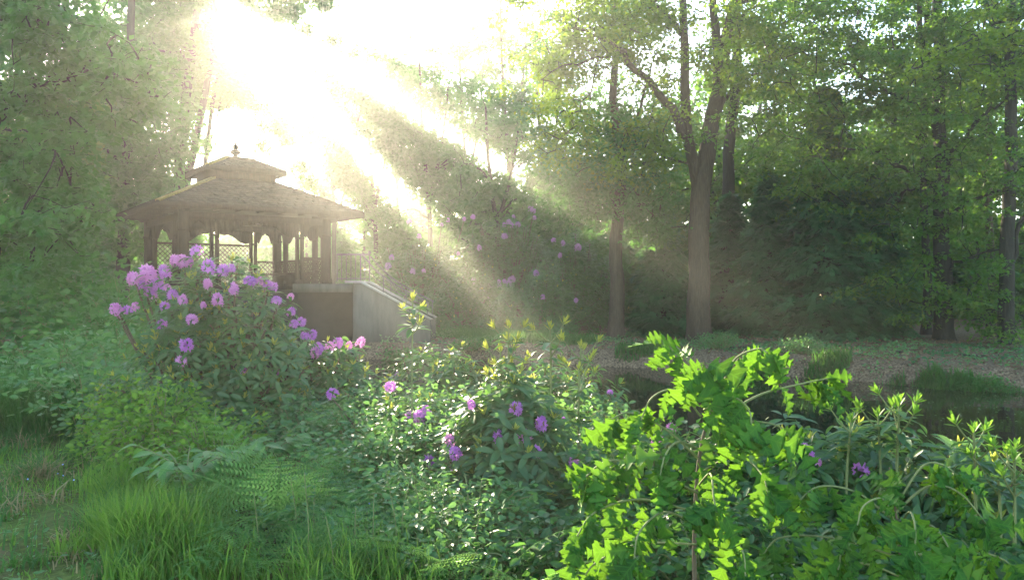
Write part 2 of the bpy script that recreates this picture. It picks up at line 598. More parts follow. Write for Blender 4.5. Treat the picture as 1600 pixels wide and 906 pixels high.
# ------------------------------------------------------------------ gazebo
def make_gazebo():
    cx, cyy, th = -9.523, 27.175, 0.6415
    g = thing('gazebo', 'brown wooden gazebo with two tiered shingle roof and lattice sides', 'gazebo', (cx, cyy, 0), th)
    S, K = 3.233, 2.295                  # half side of the eaves and of the ring of posts
    zd, ze = 1.72, 4.15                  # deck and eaves
    a = Acc()
    a.box((0, 0, zd - .06), (2.62, 2.62, .06))
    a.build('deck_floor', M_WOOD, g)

    def post(x, y, w, dbl=None):
        a = Acc()
        if dbl is None:
            a.box((x, y, (zd + 3.98) / 2), (w, w, (3.98 - zd) / 2))
            a.box((x, y, zd + .12), (w * 1.2, w * 1.2, .12))
            a.box((x, y, 3.42), (w * 1.18, w * 1.18, .03))
        else:
            for s in (-1, 1):
                ox, oy = (s * .082, 0) if dbl == 'x' else (0, s * .082)
                a.box((x + ox, y + oy, (zd + 3.98) / 2), (.052, .052, (3.98 - zd) / 2))
            a.box((x, y, zd + .10), (.15 if dbl == 'x' else .07, .15 if dbl == 'y' else .07, .10))
            a.box((x, y, 3.30), (.14 if dbl == 'x' else .06, .14 if dbl == 'y' else .06, .03))
        a.build('post', M_WOOD, g)

    for sx in (-1, 1):
        for sy in (-1, 1):
            post(sx * K, sy * K, .13)
    q = .6 * K
    for s in (-1, 1):
        for t in (-1, 1):
            post(s * q, t * K, .05, 'x')
            post(t * K, s * q, .05, 'y')

    # beams under the eaves
    for k in range(4):
        R = np.array([[math.cos(k * math.pi / 2), -math.sin(k * math.pi / 2), 0], [math.sin(k * math.pi / 2), math.cos(k * math.pi / 2), 0], [0, 0, 1]])
        a = Acc()
        a.box(R @ np.array((0, -K, 3.87)), (K - .14, .07, .10), R)
        a.build('beam', M_WOOD, g)

    # ogee bracket boards in each bay
    def spandrel(x0, x1, side, drop=.42, z1=3.79):
        w = x1 - x0
        n = 17
        poly = [(x0, z1), (x0, z1 - drop)]
        for i in range(n):
            t = i / (n - 1)
            u = 1 - abs(2 * t - 1)            # 0 at the posts, 1 in the middle
            e = .5 + .5 * math.sin((u - .5) * math.pi)
            z = z1 - drop * (1 - e) + (-.045 * math.sin(u * 3 * math.pi)) - .06 * u
            poly.append((x0 + .03 + (w - .06) * t, min(z, z1 - .05)))
        poly += [(x1, z1 - drop), (x1, z1)]
        a = Acc()
        # strips between the top edge and the lower curve
        p = poly[1:-1]
        for i in range(len(p) - 1):
            if p[i + 1][0] - p[i][0] < 1e-4:
                continue
            a.prism([(p[i][0], p[i][1]), (p[i + 1][0], p[i + 1][1]), (p[i + 1][0], z1), (p[i][0], z1)], -K - .025, -K + .025)
        o = a.build('bracket_board', M_WOOD, g)
        o.rotation_euler = (0, 0, side * math.pi / 2)

    for side in range(4):
        spandrel(-K + .13, -q - .14, side)
        spandrel(-q + .14, q - .14, side, .46)
        spandrel(q + .14, K - .13, side)

    # lattice panels, one slat at a time
    def lattice(x0, x1, side, z1, z0=None):
        z0 = zd + .06 if z0 is None else z0
        a = Acc()
        a.box(((x0 + x1) / 2, -K, z1), ((x1 - x0) / 2, .035, .035))
        pan = a.build('lattice_panel', M_WOOD, g)
        pan.rotation_euler = (0, 0, side * math.pi / 2)
        a = Acc()
        a.box(((x0 + x1) / 2, -K, z0), ((x1 - x0) / 2, .035, .035))
        a.build('bottom_rail', M_WOOD, pan)
        st = .165
        W, H = x1 - x0, z1 - z0 - .07
        zb = z0 + .035
        for sgn in (1, -1):
            c = -H + st * .5
            while c < W:
                # line x - x0 = c + s, z = s (sgn 1) or mirrored
                s0, s1 = max(0, -c), min(H, W - c)
                if s1 - s0 > .05:
                    pa = np.array([x0 + c + s0, -K + sgn * .009, zb + s0])
                    pb = np.array([x0 + c + s1, -K + sgn * .009, zb + s1])
                    if sgn < 0:
                        pa[0], pb[0] = x0 + x1 - pa[0], x0 + x1 - pb[0]
                    b = Acc()
                    b.bar(pa, pb, .016, .034, (0, 1, 0))
                    b.V[0] = b.V[0]
                    b.build('slat', M_WOOD, pan)
                c += st

    lattice(-q + .14, q - .14, 2, zd + 1.52)
    lattice(-K + .13, -q - .14, 2, zd + .92)
    lattice(q + .14, K - .13, 2, zd + 1.52)
    lattice(-q + .14, q - .14, 1, zd + .92)
    lattice(-K + .13, -q - .14, 1, zd + .92)
    lattice(q + .14, K - .13, 1, zd + .92)
    lattice(q + .14, K - .13, 0, zd + .92)

    # bench round the inside
    for side, x0, x1 in ((2, -K + .2, K - .2), (1, -K + .7, K - .7)):
        a = Acc()
        a.box(((x0 + x1) / 2, -K + .32, zd + .45), ((x1 - x0) / 2, .22, .025))
        for t in (-.8, 0, .8):
            a.box(((x0 + x1) / 2 + t * (x1 - x0) / 2, -K + .32, zd + .21), (.04, .18, .21))
        o = a.build('bench', M_WOOD, g)
        o.rotation_euler = (0, 0, side * math.pi / 2)

    # roofs: boarding, then courses of shingles on each slope, fascia boards, moss on the ridge
    def roof(s0, z0, s1, z1, courses, wsh, name):
        sl = math.hypot(s0 - s1, z1 - z0)
        a = Acc()
        pts = [(-s0, -s0, z0), (s0, -s0, z0), (s0, s0, z0), (-s0, s0, z0), (-s1, -s1, z1), (s1, -s1, z1), (s1, s1, z1), (-s1, s1, z1)]
        a.add(np.array(pts, float), [np.array([(0, 1, 5, 4), (1, 2, 6, 5), (2, 3, 7, 6), (3, 0, 4, 7), (4, 5, 6, 7), (3, 2, 1, 0)])])
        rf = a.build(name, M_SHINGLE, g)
        b = Acc()
        up = np.array([0, s0 - s1, z1 - z0]) / sl
        nv = np.array([0, -up[2], up[1]])
        for k in range(4):
            ca, sa = math.cos(k * math.pi / 2), math.sin(k * math.pi / 2)
            R = np.array([[ca, -sa, 0], [sa, ca, 0], [0, 0, 1]])
            for c in range(courses):
                t0 = c / courses
                hw = s0 + (s1 - s0) * (c + .3) / courses
                nsh = max(2, int(2 * hw / wsh))
                ed = np.linspace(-hw, hw, nsh + 1)
                for i in range(nsh):
                    w = (ed[i + 1] - ed[i]) / 2 - .004
                    L = sl / courses * 1.25
                    lift = .018 + random.uniform(-.006, .008)
                    cen = np.array([(ed[i] + ed[i + 1]) / 2, -s0, z0]) + up * (t0 * sl + L * .46 - .02 + random.uniform(-.008, .008)) + nv * lift
                    tilt = math.radians(-3.0 + random.uniform(-1.2, 1.2))
                    u2 = up * math.cos(tilt) + nv * math.sin(tilt)
                    n2 = nv * math.cos(tilt) - up * math.sin(tilt)
                    b.box(R @ cen, (w, L / 2, .008), R @ np.stack([np.array([1., 0, 0]), u2, n2], 1))
        b.build('shingles', M_SHINGLE, rf, kind='stuff')
        for k in range(4):
            ca, sa = math.cos(k * math.pi / 2), math.sin(k * math.pi / 2)
            R = np.array([[ca, -sa, 0], [sa, ca, 0], [0, 0, 1]])
            f = Acc()
            f.box(R @ np.array((0, -s0 - .012, z0 - .055)), (s0 + .02, .022, .085), R)
            f.build('fascia', M_WOOD, rf)
            h = Acc()
            aa = R @ np.array((-s0, -s0, z0 + .03))
            bb = R @ np.array((-s1, -s1, z1 + .03))
            h.bar(aa, bb, .16, .05)
            h.build('hip_cap', M_SHINGLE if k else M_MOSS, rf)
        return rf

    r1 = roof(S, ze, 1.04, 5.22, 13, .26, 'lower_roof')
    a = Acc()
    a.box((0, 0, 5.38), (1.03, 1.03, .22))
    a.build('roof_neck', M_WOOD, g)
    roof(1.30, 5.60, .46, 6.02, 6, .22, 'upper_roof')
    a = Acc()
    a.box((0, 0, 6.055), (.52, .52, .035))
    a.build('roof_cap', M_WOOD, g)
    a = Acc()
    a.lathe([(0.0, 6.09), (.20, 6.09), (.21, 6.13), (.10, 6.17), (.08, 6.22), (.17, 6.27), (.19, 6.33), (.11, 6.40), (.07, 6.43), (.12, 6.47), (.10, 6.53), (.04, 6.60), (.015, 6.70), (0, 6.71)], sides=16)
    a.build('finial', M_WOOD, g, True)
    # rafters showing under the eaves
    for k in range(4):
        for t in np.linspace(-.85, .85, 9):
            ca, sa = math.cos(k * math.pi / 2), math.sin(k * math.pi / 2)
            R = np.array([[ca, -sa, 0], [sa, ca, 0], [0, 0, 1]])
            a = Acc()
            a.bar(R @ np.array((t * S, -S + .05, ze - .06)), R @ np.array((t * S, -K + .1, ze - .06)), .05, .09)
            a.build('rafter', M_WOOD, g)
    a = Acc()
    a.box((0, 0, .33), (2.35, 2.35, 1.26))
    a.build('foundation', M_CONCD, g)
    # piers carrying the deck
    for x in (-2.4, 2.4):
        for y in (-2.4, 2.4):
            a = Acc()
            a.box((x, y, .32), (.18, .18, 1.28))
            a.build('pier', M_CONC, g)


make_gazebo()


def make_terrace():
    # concrete landing with a flight of steps between two cheek walls
    t = thing('concrete_stair_terrace', 'grey concrete landing and stair with sloping coping beside the gazebo', 'steps', (0, 0, 0))
    x0, x1, x2, x3 = -6.75, -4.90, -4.70, -2.52
    yf, yb = 24.3, 26.0
    zt = 1.80

    def wall(y, name='cheek_wall'):
        a = Acc()
        a.prism([(x1, -.9), (x3, -.9), (x3, .66), (x2, zt), (x1, zt)], y, y + .22)
        a.build(name, M_CONC, t)
        c = Acc()
        c.prism([(x1 - .25, zt + .004), (x2 + .02, zt + .004), (x3 - .0, .668), (x3 + .06, .70), (x2 + .04, zt + .075), (x1 - .25, zt + .075)], y - .03, y + .25)
        c.build('coping', M_COPE, t)
    wall(yf)
    wall(yb - .2)
    a = Acc()
    a.box(((x0 + x1) / 2 - .004, (yf + yb) / 2, zt - .15), ((x1 - x0) / 2 - .004, (yb - yf) / 2 + .05, .13))
    a.build('landing_slab', M_CONC, t)
    a = Acc()
    a.box(((x0 + x1) / 2 - .2, yb + .17, .36), ((x1 - x0) / 2 + .3, .1, 1.28))
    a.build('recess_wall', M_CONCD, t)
    for k in range(8):
        a = Acc()
        xa = x2 + .26 * k
        a.box((xa + .13, (yf + yb) / 2 + .01, zt - .20 - .165 * k - .4), (.14, (yb - yf) / 2 - .235, .4))
        a.build('step', M_CONC, t)

    r = thing('stair_railing', 'thin dark metal railing with sloping handrails beside the concrete stair', 'railing', (0, 0, 0))

    def rail(pts, rad, name, side=6):
        a = Acc()
        a.tube(smooth_path(pts, 3), rad, side)
        a.build(name, M_METAL, r, True)
    y = yb - .09
    zr = zt + .95
    xs = -5.75
    rail([(xs, y, zr), (x2 + .02, y, zr)], .032, 'handrail')
    rail([(xs, y, zt + .16), (x2 + .02, y, zt + .16)], .016, 'lower_rail')
    for xx in np.linspace(xs, x2 + .02, 8):
        rail([(xx, y, zt + .076), (xx, y, zr)], .012 if 0 < xx - xs < x2 - xs else .022, 'baluster')
    a = Acc()
    a.lathe([(0, zr), (.05, zr + .02), (.055, zr + .07), (.03, zr + .11), (0, zr + .12)], (x2 + .02, y, 0), 10)
    a.build('newel_ball', M_METAL, r, True)
    for yy in (y, yf + .11):
        off = 0 if yy == y else 0
        rail([(x2 + .05, yy, zr - .06), (x2 + .5, yy, zr - .55), (x2 + 1.1, yy, zr - 1.0), (x3 - .05, yy, zr - 1.55)], .024, 'handrail')
        rail([(x2 + .05, yy, zr - .36), (x2 + .5, yy, zr - .80), (x2 + 1.1, yy, zr - 1.22), (x3 - .05, yy, zr - 1.72)], .012, 'lower_rail')
        for fx in (.02, .72, 1.42, 2.08):
            zb = zt - (zt - .66) * fx / (x3 - x2) + .05
            zz = np.interp(fx, [.05, .5, 1.1, 2.13], [zr - .06, zr - .55, zr - 1.0, zr - 1.55])
            rail([(x2 + fx, yy, zb), (x2 + fx, yy, zz)], .016, 'baluster')


make_terrace()


# ------------------------------------------------------------------ trees
def rand_in_ellipsoid(n, c, r, shell=.45):
    d = nrm(rng.normal(size=(n, 3)))
    rad = rng.random(n) ** shell
    return np.asarray(c) + d * rad[:, None] * np.asarray(r)


def leaf_cluster(acc, centers, radius, n_per, size, T, flat=.45, outward=None, droop=.25, up=.8):
    """sprays of leaves around centres; leaf normals mostly up"""
    m = len(centers)
    n = m * n_per
    c = np.repeat(centers, n_per, 0)
    rr = np.repeat(np.broadcast_to(radius, (m,)), n_per)
    d = nrm(rng.normal(size=(n, 3)))
    off = d * (rng.random(n) ** .6)[:, None] * rr[:, None]
    off[:, 2] *= flat
    off[:, 2] -= droop * (off[:, 0] ** 2 + off[:, 1] ** 2) / np.maximum(rr, .1)
    pos = c + off
    ax = nrm(off * np.array([1, 1, .4]) + rng.normal(size=(n, 3)) * rr[:, None] * .5 + np.array([0, 0, -.25]) * rr[:, None])
    nn = nrm(rng.normal(size=(n, 3)) * (1 - up) * 1.6 + np.array([0, 0, 1.0]) * up)
    cr = np.repeat(rng.random(m) * .55, n_per)
    V, Pq, R = scatter(T, pos, frames(ax, nn), size * rng.uniform(.7, 1.25, n), np.clip(cr + rng.random(n) * .45, 0, .99))
    acc.add(V, Pq, R)


def make_tree(name, label, base, trunks, crowns, leaf_mat_, bark=M_BARK, limbs=(), leaf=.13, n_per=110, cl_r=.8,
              flat=.45, T=DIAW, group=None, cat='tree', n_limb=9, limb_r=.09, up=.8, droop=.25, sides=10, extra_clusters=None, shell=.45, gaps=False):
    """trunks: list of (points, r0, r1); crowns: list of (centre, radii, clusters)"""
    base = np.asarray(base, float)
    root = thing(name, label, cat, tuple(base), 0, group)
    skeleton, srad = [], []
    a = Acc()
    for pts, r0, r1 in trunks:
        p = smooth_path(np.asarray(pts, float), 5) - base
        n = len(p)
        t = np.linspace(0, 1, n)
        rad = r0 + (r1 - r0) * t ** .85
        if pts[0][2] < .6:
            rad = rad * (1 + .22 * np.exp(-np.maximum(p[:, 2] + .1, 0) / .35))
        p = p + np.c_[vnoise(p[:, 2], p[:, 0], .9, 1), vnoise(p[:, 2], p[:, 1], .9, 4), np.zeros(n)] * (r0 * .12)
        V, q = tube(p, rad, sides)
        W = V.reshape(n, sides, 3)
        ang = np.arange(sides) / sides * 2 * np.pi
        hgt = np.maximum(p[:, 2] + .1, 0)[:, None]
        rel = .035 * np.sin(ang * 3 + hgt * 1.3) + .03 * np.sin(ang * 5 - hgt * .9 + 1) + rng.normal(size=(n, sides)) * .022
        if pts[0][2] < .6:
            rel = rel + .30 * np.exp(-hgt / .22) * np.maximum(0, np.sin(ang * 5 + 1.0)) 
        V = (p[:, None] + (W - p[:, None]) * (1 + rel[..., None])).reshape(-1, 3)
        a.add(V, [q])
        lo = n // 3
        skeleton.append(p[lo:])
        srad.append(rad[lo:])
    a.build('trunk', bark, root, True)

    def limb(pts, r0, r1):
        b = Acc()
        p = smooth_path(pts, 4)
        n = len(p)
        p[1:-1] += rng.normal(size=(n - 2, 3)) * .05
        rad = r0 + (r1 - r0) * np.linspace(0, 1, n)
        b.tube(p, rad, 6)
        b.build('limb', bark, root, True)
        skeleton.append(p[1:])
        srad.append(rad[1:])

    for pts, r0, r1 in limbs:
        limb(np.asarray(pts, float) - base, r0, r1)
    centers = []
    for c, r, ncl in crowns:
        centers.append(rand_in_ellipsoid(ncl, np.asarray(c) - base, r, shell))
        nl = n_limb if not np.isscalar(n_limb) else n_limb
        tg = rand_in_ellipsoid(nl, np.asarray(c) - base, np.asarray(r) * .8, .3)
        sk = np.concatenate(skeleton)
        sr = np.concatenate(srad)
        for g in tg:
            dz = g[2] - sk[:, 2]
            cost = np.linalg.norm(sk - g, axis=1) + np.where(dz < .3, 4 * (.3 - dz), 0)
            k = int(np.argmin(cost))
            s = sk[k]
            mid = s + (g - s) * .5 + np.array([0, 0, .18 * np.linalg.norm((g - s)[:2])]) + rng.normal(size=3) * .15
            limb(np.array([s, mid, g]), min(limb_r, sr[k] * .6), .018)
    if extra_clusters is not None:
        centers.append(np.asarray(extra_clusters, float) - base)
    C = np.concatenate(centers)
    if gaps:                               # clumps dropped around the sun, leaving gaps that shape the light shafts
        W = C + base
        ix, iy = 800 + F * W[:, 0] / W[:, 1] - SUN_PX[0], HZ - F * (W[:, 2] - EYE) / W[:, 1] - SUN_PX[1]
        ok = np.ones(len(C), bool)
        for ang, half, mar in SHAFT_GAPS:
            ca, sa = math.cos(math.radians(ang)), math.sin(math.radians(ang))
            along, perp = ix * ca + iy * sa, np.abs(-ix * sa + iy * ca)
            ok &= ~((along > 8) & (perp < mar + along * math.tan(math.radians(half))))
        C = C[ok]
    sk = np.concatenate(skeleton)
    tw = Acc()
    dist = np.array([np.linalg.norm(sk - g, axis=1).min() for g in C])
    for g in C[np.argsort(dist)]:
        k = int(np.argmin(np.linalg.norm(sk - g, axis=1)))
        s = sk[k]
        if np.linalg.norm(g - s) > .15:
            mid = (s + g) / 2 + rng.normal(size=3) * .12 + np.array([0, 0, .08])
            path = smooth_path([s, mid, g], 2)
            tw.tube(path, np.linspace(.018, .006, 5), 4)
            sk = np.concatenate([sk, path[2:]])
        # fine twigs reaching into the spray
        for _ in range(2):
            e = g + nrm(rng.normal(size=3) * np.array([1, 1, flat])) * cl_r * .7
            tw.tube([g, (g + e) / 2 + rng.normal(size=3) * .03, e], [.008, .006, .003], 3)
    tw.build('twigs', bark, root, kind='stuff')
    f = Acc()
    leaf_cluster(f, C, cl_r * rng.uniform(.6, 1.25, len(C)), n_per, leaf, T, flat, up=up, droop=droop)
    f.build('crown', leaf_mat_, root, kind='stuff')
    return root


def copy_tree(root, loc, rz, s, label=None, group=None):
    r = root.copy()
    COL.objects.link(r)
    r.location = loc
    r.rotation_euler = (0, 0, rz)
    r.scale = (s[0], s[0], s[1])
    if label:
        r['label'] = label
    if group:
        r['group'] = group
    for ch in list(root.children):
        c = ch.copy()
        COL.objects.link(c)
        c.parent = r
    return r


def G(px, py, d):
    """ground point under a pixel column at depth d"""
    p = P(px, py, d)
    return np.array([p[0], p[1], float(gz(p[0], p[1])) - .05])


def trunk_px(lst, d, dd=0):
    return [P(x, y, d + dd * i) for i, (x, y) in enumerate(lst)]


SHAFT_GAPS = ((48.5, 1.8, 11), (61.5, 0.6, 9), (72.5, 0.3, 6.5), (106, 0.9, 9.5), (30, 0.9, 9))  # sectors around the sun kept clear of clumps, to shape light shafts


# 1 the tall forked tree on the far bank
def forked_tree():
    d = 24.6
    b = G(1093, 535, d)
    main = [b, P(1091, 470, d), P(1092, 400, d), P(1093, 330, d), P(1098, 270, d), P(1108, 220, d), P(1122, 150, d), P(1128, 90, d), P(1146, 20, d), P(1170, -70, d), P(1190, -190, d)]
    left = [P(1090, 292, d), P(1080, 240, d - .1), P(1072, 190, d - .15), P(1070, 110, d - .2), P(1068, 40, d - .1), P(1062, -60, d), P(1050, -180, d)]
    right = [P(1123, 120, d), P(1118, 50, d + .2), P(1112, -20, d + .4), P(1105, -120, d + .8)]
    limbs = [([P(1073, 215, d - .15), P(1050, 175, d - .4), P(1015, 130, d - .7), P(970, 82, d - 1.0), P(930, 55, d - 1.2), P(900, 45, d - 1.3)], .15, .05),
             ([P(970, 82, d - 1.0), P(930, 95, d - 1.4), P(880, 105, d - 1.7), P(845, 125, d - 1.9)], .045, .012),
             ([P(935, 90, d - 1.1), P(918, 150, d - 1.3), P(885, 190, d - 1.5), P(868, 235, d - 1.6)], .03, .008),
             ([P(1070, 60, d - .1), P(1030, 15, d), P(960, -25, d + .1), P(900, -40, d + .1)], .08, .02),
             ([P(1075, 255, d - .1), P(1030, 248, d - .6), P(990, 262, d - .9)], .045, .012),
             ([P(1120, 170, d + .1), P(1170, 120, d - .4), P(1240, 95, d - .9)], .07, .015),
             ([P(1150, 10, d), P(1215, -20, d + .3), P(1290, -40, d + .6)], .09, .02)]
    ex = []
    for px, py, n, sx, sy in ((860, 70, 26, 40, 45), (900, 120, 26, 40, 50), (950, 60, 26, 45, 40), (850, 170, 14, 30, 35), (890, 215, 9, 25, 25), (1000, 40, 26, 50, 30), (1020, 225, 16, 30, 20),
                              (985, 255, 14, 30, 16), (1180, 95, 20, 40, 30), (1230, 70, 22, 40, 40), (1040, 130, 12, 20, 40), (920, 10, 24, 60, 30), (1070, -30, 14, 60, 30), (1150, 60, 10, 20, 40)):
        for _ in range(n):
            ex.append(P(px + rng.normal() * sx, py + rng.normal() * sy, d - .8 + rng.normal() * 1.0))
    make_tree('forked_tree', 'tall forked tree with smooth brown trunk standing alone at the bank edge', b, [(main, .385, .15), (left, .20, .09), (right, .16, .09)],
              [(P(1060, -190, d), (5.0, 3.2, 2.6), 70)], M_PALE, M_BARK, limbs, .135, 70, .62, .6, n_limb=7, extra_clusters=ex, sides=14)


forked_tree()

# 2 leaning trunk beside it with a dense mid-green crown
d = 26.0
b = G(962, 530, d)
ex = [P(px + rng.normal() * sx, py + rng.normal() * sy, d + rng.normal() * .9) for px, py, n, sx, sy in ((925, 265, 40, 26, 30), (990, 300, 30, 30, 25), (900, 300, 26, 25, 20), (1030, 330, 26, 30, 30), (960, 210, 26, 35, 25), (1010, 180, 22, 35, 30)) for _ in range(n)]
make_tree('bank_tree', 'slim grey brown tree with low leafy branches behind the rhododendron bank', b,
          [([b, P(964, 470, d), P(962, 400, d), P(966, 330, d), P(970, 280, d), P(966, 215, d), P(958, 150, d), P(962, 60, d), P(955, -60, d)], .27, .09)],
          [(P(950, 40, d), (3.0, 2.2, 3.0), 80)], M_BROAD, M_BARK, [([P(968, 250, d), P(985, 215, d), P(1000, 170, d), P(1018, 100, d)], .1, .03)], .14, 90, .62, .5, extra_clusters=ex)

# 3 trunk behind the forked tree
d = 30.0
b = G(1135, 520, d)
make_tree('bank_tree', 'straight dark trunk rising close behind the tall forked tree', b,
          [([b, P(1135, 420, d), P(1137, 300, d), P(1142, 200, d), P(1152, 100, d), P(1150, -20, d), P(1158, -150, d)], .3, .12)],
          [(P(1200, 120, d), (2.8, 2.2, 3.6), 110), (P(1180, -120, d), (4, 3, 3), 60)], M_BEECH, M_BARKD, [], .16, 90, .8, .4, n_limb=7)

# 4 the layered beech on the right with its dark trunk
d = 24.6
b = G(1475, 555, d)
ex = []
for px, py, n, sx, sy in ((1360, 90, 50, 90, 35), (1450, 160, 46, 80, 35), (1290, 170, 44, 80, 35), (1540, 110, 40, 60, 45), (1380, 260, 40, 90, 30), (1530, 260, 44, 60, 40), (1440, 340, 30, 70, 22), (1550, 400, 34, 50, 30),
                          (1400, 440, 20, 45, 22), (1500, 470, 22, 40, 22), (1240, 60, 40, 70, 40), (1330, 20, 40, 90, 30), (1480, 40, 44, 90, 35), (1270, 250, 24, 50, 30), (1590, 500, 14, 26, 24)):
    for _ in range(n):
        ex.append(P(px + rng.normal() * sx, py + rng.normal() * sy, d - .6 + rng.normal() * 1.3))
make_tree('beech_tree', 'broad layered beech with a straight dark trunk on the far bank', b,
          [([b, P(1474, 480, d), P(1472, 400, d), P(1470, 320, d), P(1472, 260, d), P(1466, 180, d), P(1468, 90, d), P(1464, 0, d), P(1470, -130, d)], .30, .13)],
          [(P(1440, -120, d), (5.5, 3.5, 2.6), 90)], M_BEECH, M_BARKD,
          [([P(1472, 280, d), P(1500, 225, d - .5), P(1535, 180, d - .9), P(1580, 150, d - 1.2)], .1, .03),
           ([P(1470, 300, d), P(1425, 270, d - .5), P(1370, 240, d - 1.0), P(1310, 230, d - 1.2)], .09, .02),
           ([P(1472, 350, d), P(1510, 320, d - .5), P(1560, 300, d - .9), P(1620, 285, d - 1)], .08, .02),
           ([P(1472, 430, d), P(1500, 410, d - .4), P(1540, 395, d - .7), P(1600, 380, d - .8)], .06, .02),
           ([P(1468, 120, d), P(1440, 60, d - .3), P(1432, -20, d - .3)], .12, .06),
           ([P(1466, 190, d), P(1400, 150, d - .6), P(1330, 110, d - 1), P(1250, 80, d - 1)], .09, .02)],
          .135, 80, .72, .22, n_limb=6, up=.86, extra_clusters=ex, droop=.35)

# 5 other trunks on the right
d = 23.5
b = G(1574, 562, d)
make_tree('bank_tree', 'dark bare lower trunk near the sunlit clearing beyond the beech', b,
          [([b, P(1572, 450, d), P(1576, 330, d), P(1580, 200, d), P(1578, 60, d), P(1590, -120, d)], .24, .12)],
          [(P(1620, 40, d), (2.8, 2.2, 3.2), 90)], M_BEECH, M_BARKD, [([P(1577, 420, d), P(1600, 330, d), P(1640, 280, d)], .08, .03)], .14, 80, .75, .25, n_limb=6, up=.86)
for px, d, r, lab in ((1447, 28, .17, 'slender dark trunk just behind the layered beech'), (1548, 27, .16, 'pale slim trunk catching sun between two dark trunks')):
    b = G(px, 540, d)
    make_tree('bank_tree', lab, b, [([b, P(px + 2, 430, d), P(px - 4, 300, d), P(px - 2, 120, d), P(px + 4, -60, d)], r, r * .5)],
              [(P(px - 6, 90, d), (2.2, 2.0, 3.2), 70)], M_BEECH, M_BARKD if px < 1500 else M_BARK, [], .15, 80, .75, .3, n_limb=5)

# overhanging pale beech spray, top right
d = 17.0
b = G(1760, 600, d)
ex = []
for (x0, y0), (x1, y1), n in (((1600, 40), (1420, 110), 22), ((1610, 20), (1530, 20), 12), ((1620, 90), (1520, 130), 12), ((1600, 55), (1500, 95), 10)):
    for t in np.linspace(0, 1, n):
        ex.append(P(x0 + (x1 - x0) * t + rng.normal() * 7, y0 + (y1 - y0) * t + rng.normal() * 6, d + rng.normal() * .3))
make_tree('overhanging_beech', 'yellow green beech spray reaching in at the upper end of the dark wood', b,
          [([b, P(1755, 300, d), P(1740, 60, d), P(1745, -200, d)], .25, .12)], [(P(1745, -80, d), (1.6, 1.6, 2.0), 30)], M_PALE, M_BARKD,
          [([P(1742, 90, d), P(1660, 30, d), P(1560, 40, d), P(1430, 108, d)], .06, .01), ([P(1742, 40, d), P(1600, 0, d), P(1520, -20, d)], .05, .015)], .10, 50, .34, .3, n_limb=3, extra_clusters=ex)


# 6 dark conifers
def conifer(px, d, h, r, label, n=2600, z0=.1):
    b = G(px, 540, d)
    root = thing('conifer', label, 'conifer', tuple(b), 0, 'dark evergreens on the far bank')
    a = Acc()
    a.tube(smooth_path([(0, 0, 0), (.05, 0, h * .5), (0, .04, h)], 4), np.linspace(.16, .02, 9), 8)
    a.build('trunk', M_BARKD, root, True)
    tw = Acc()
    f = Acc()
    t = rng.random(n) ** 1.25
    z = z0 + t * (h - z0)
    prof = r * (1 - t) ** .75 * (.75 + .25 * np.sin(t * 40 + rng.random(n) * 2)) + .08
    az = rng.random(n) * 2 * np.pi
    rr = prof * (.55 + .45 * rng.random(n) ** .4)
    tip = np.c_[np.cos(az) * rr, np.sin(az) * rr, z - .18 * rr]
    for i in range(0, n, 14):
        tw.tube([(0, 0, z[i] + .1), tip[i] * np.array([.5, .5, 1]) + np.array([0, 0, .06]), tip[i]], [.02, .012, .004], 3)
    # every spray is a small drooping fan
    k = 11
    out = nrm(np.c_[np.cos(az), np.sin(az), -.45 + .3 * rng.normal(size=n)] + rng.normal(size=(n, 3)) * .25)
    nn = nrm(np.c_[np.cos(az) * .5, np.sin(az) * .5, np.ones(n)] + rng.normal(size=(n, 3)) * .35)
    Rm = frames(out, nn)
    sz = .30 * rng.uniform(.7, 1.3, n)
    cr = rng.random(n)
    for j in range(k):
        u = (j / (k - 1) - .5) * 2
        ang = u * 1.05 + rng.normal(size=n) * .1
        o2 = Rm[:, :, 1] * np.cos(ang)[:, None] + Rm[:, :, 0] * np.sin(ang)[:, None] + np.array([0, 0, -.12])
        st = tip + Rm[:, :, 1] * (sz * rng.uniform(-.5, .35, n))[:, None]
        V, Pq, R = scatter(T_diamond(.16, .05), st, frames(o2, nn), sz * rng.uniform(.6, 1, n), np.clip(cr * .7 + rng.random(n) * .3, 0, .99))
        f.add(V, Pq, R)
    tw.build('twigs', M_BARKD, root, kind='stuff')
    f.build('crown', M_DARK, root, kind='stuff')
    return root


conifer(1290, 25.6, 8.2, 2.15, 'tall dark conifer filling the gap between forked tree and beech', 4200)
conifer(1365, 27.0, 6.2, 1.7, 'shorter dark conifer tucked against the tall one', 2200)
conifer(1200, 27.0, 5.6, 1.6, 'dark evergreen right behind the foot of the forked tree', 2200)
conifer(1035, 27.5, 4.6, 1.5, 'low dark evergreen between the slim leaning trunk and forked tree', 2000)
conifer(1140, 29.5, 5.2, 1.6, 'dark evergreen half hidden behind the forked trunk', 1500)

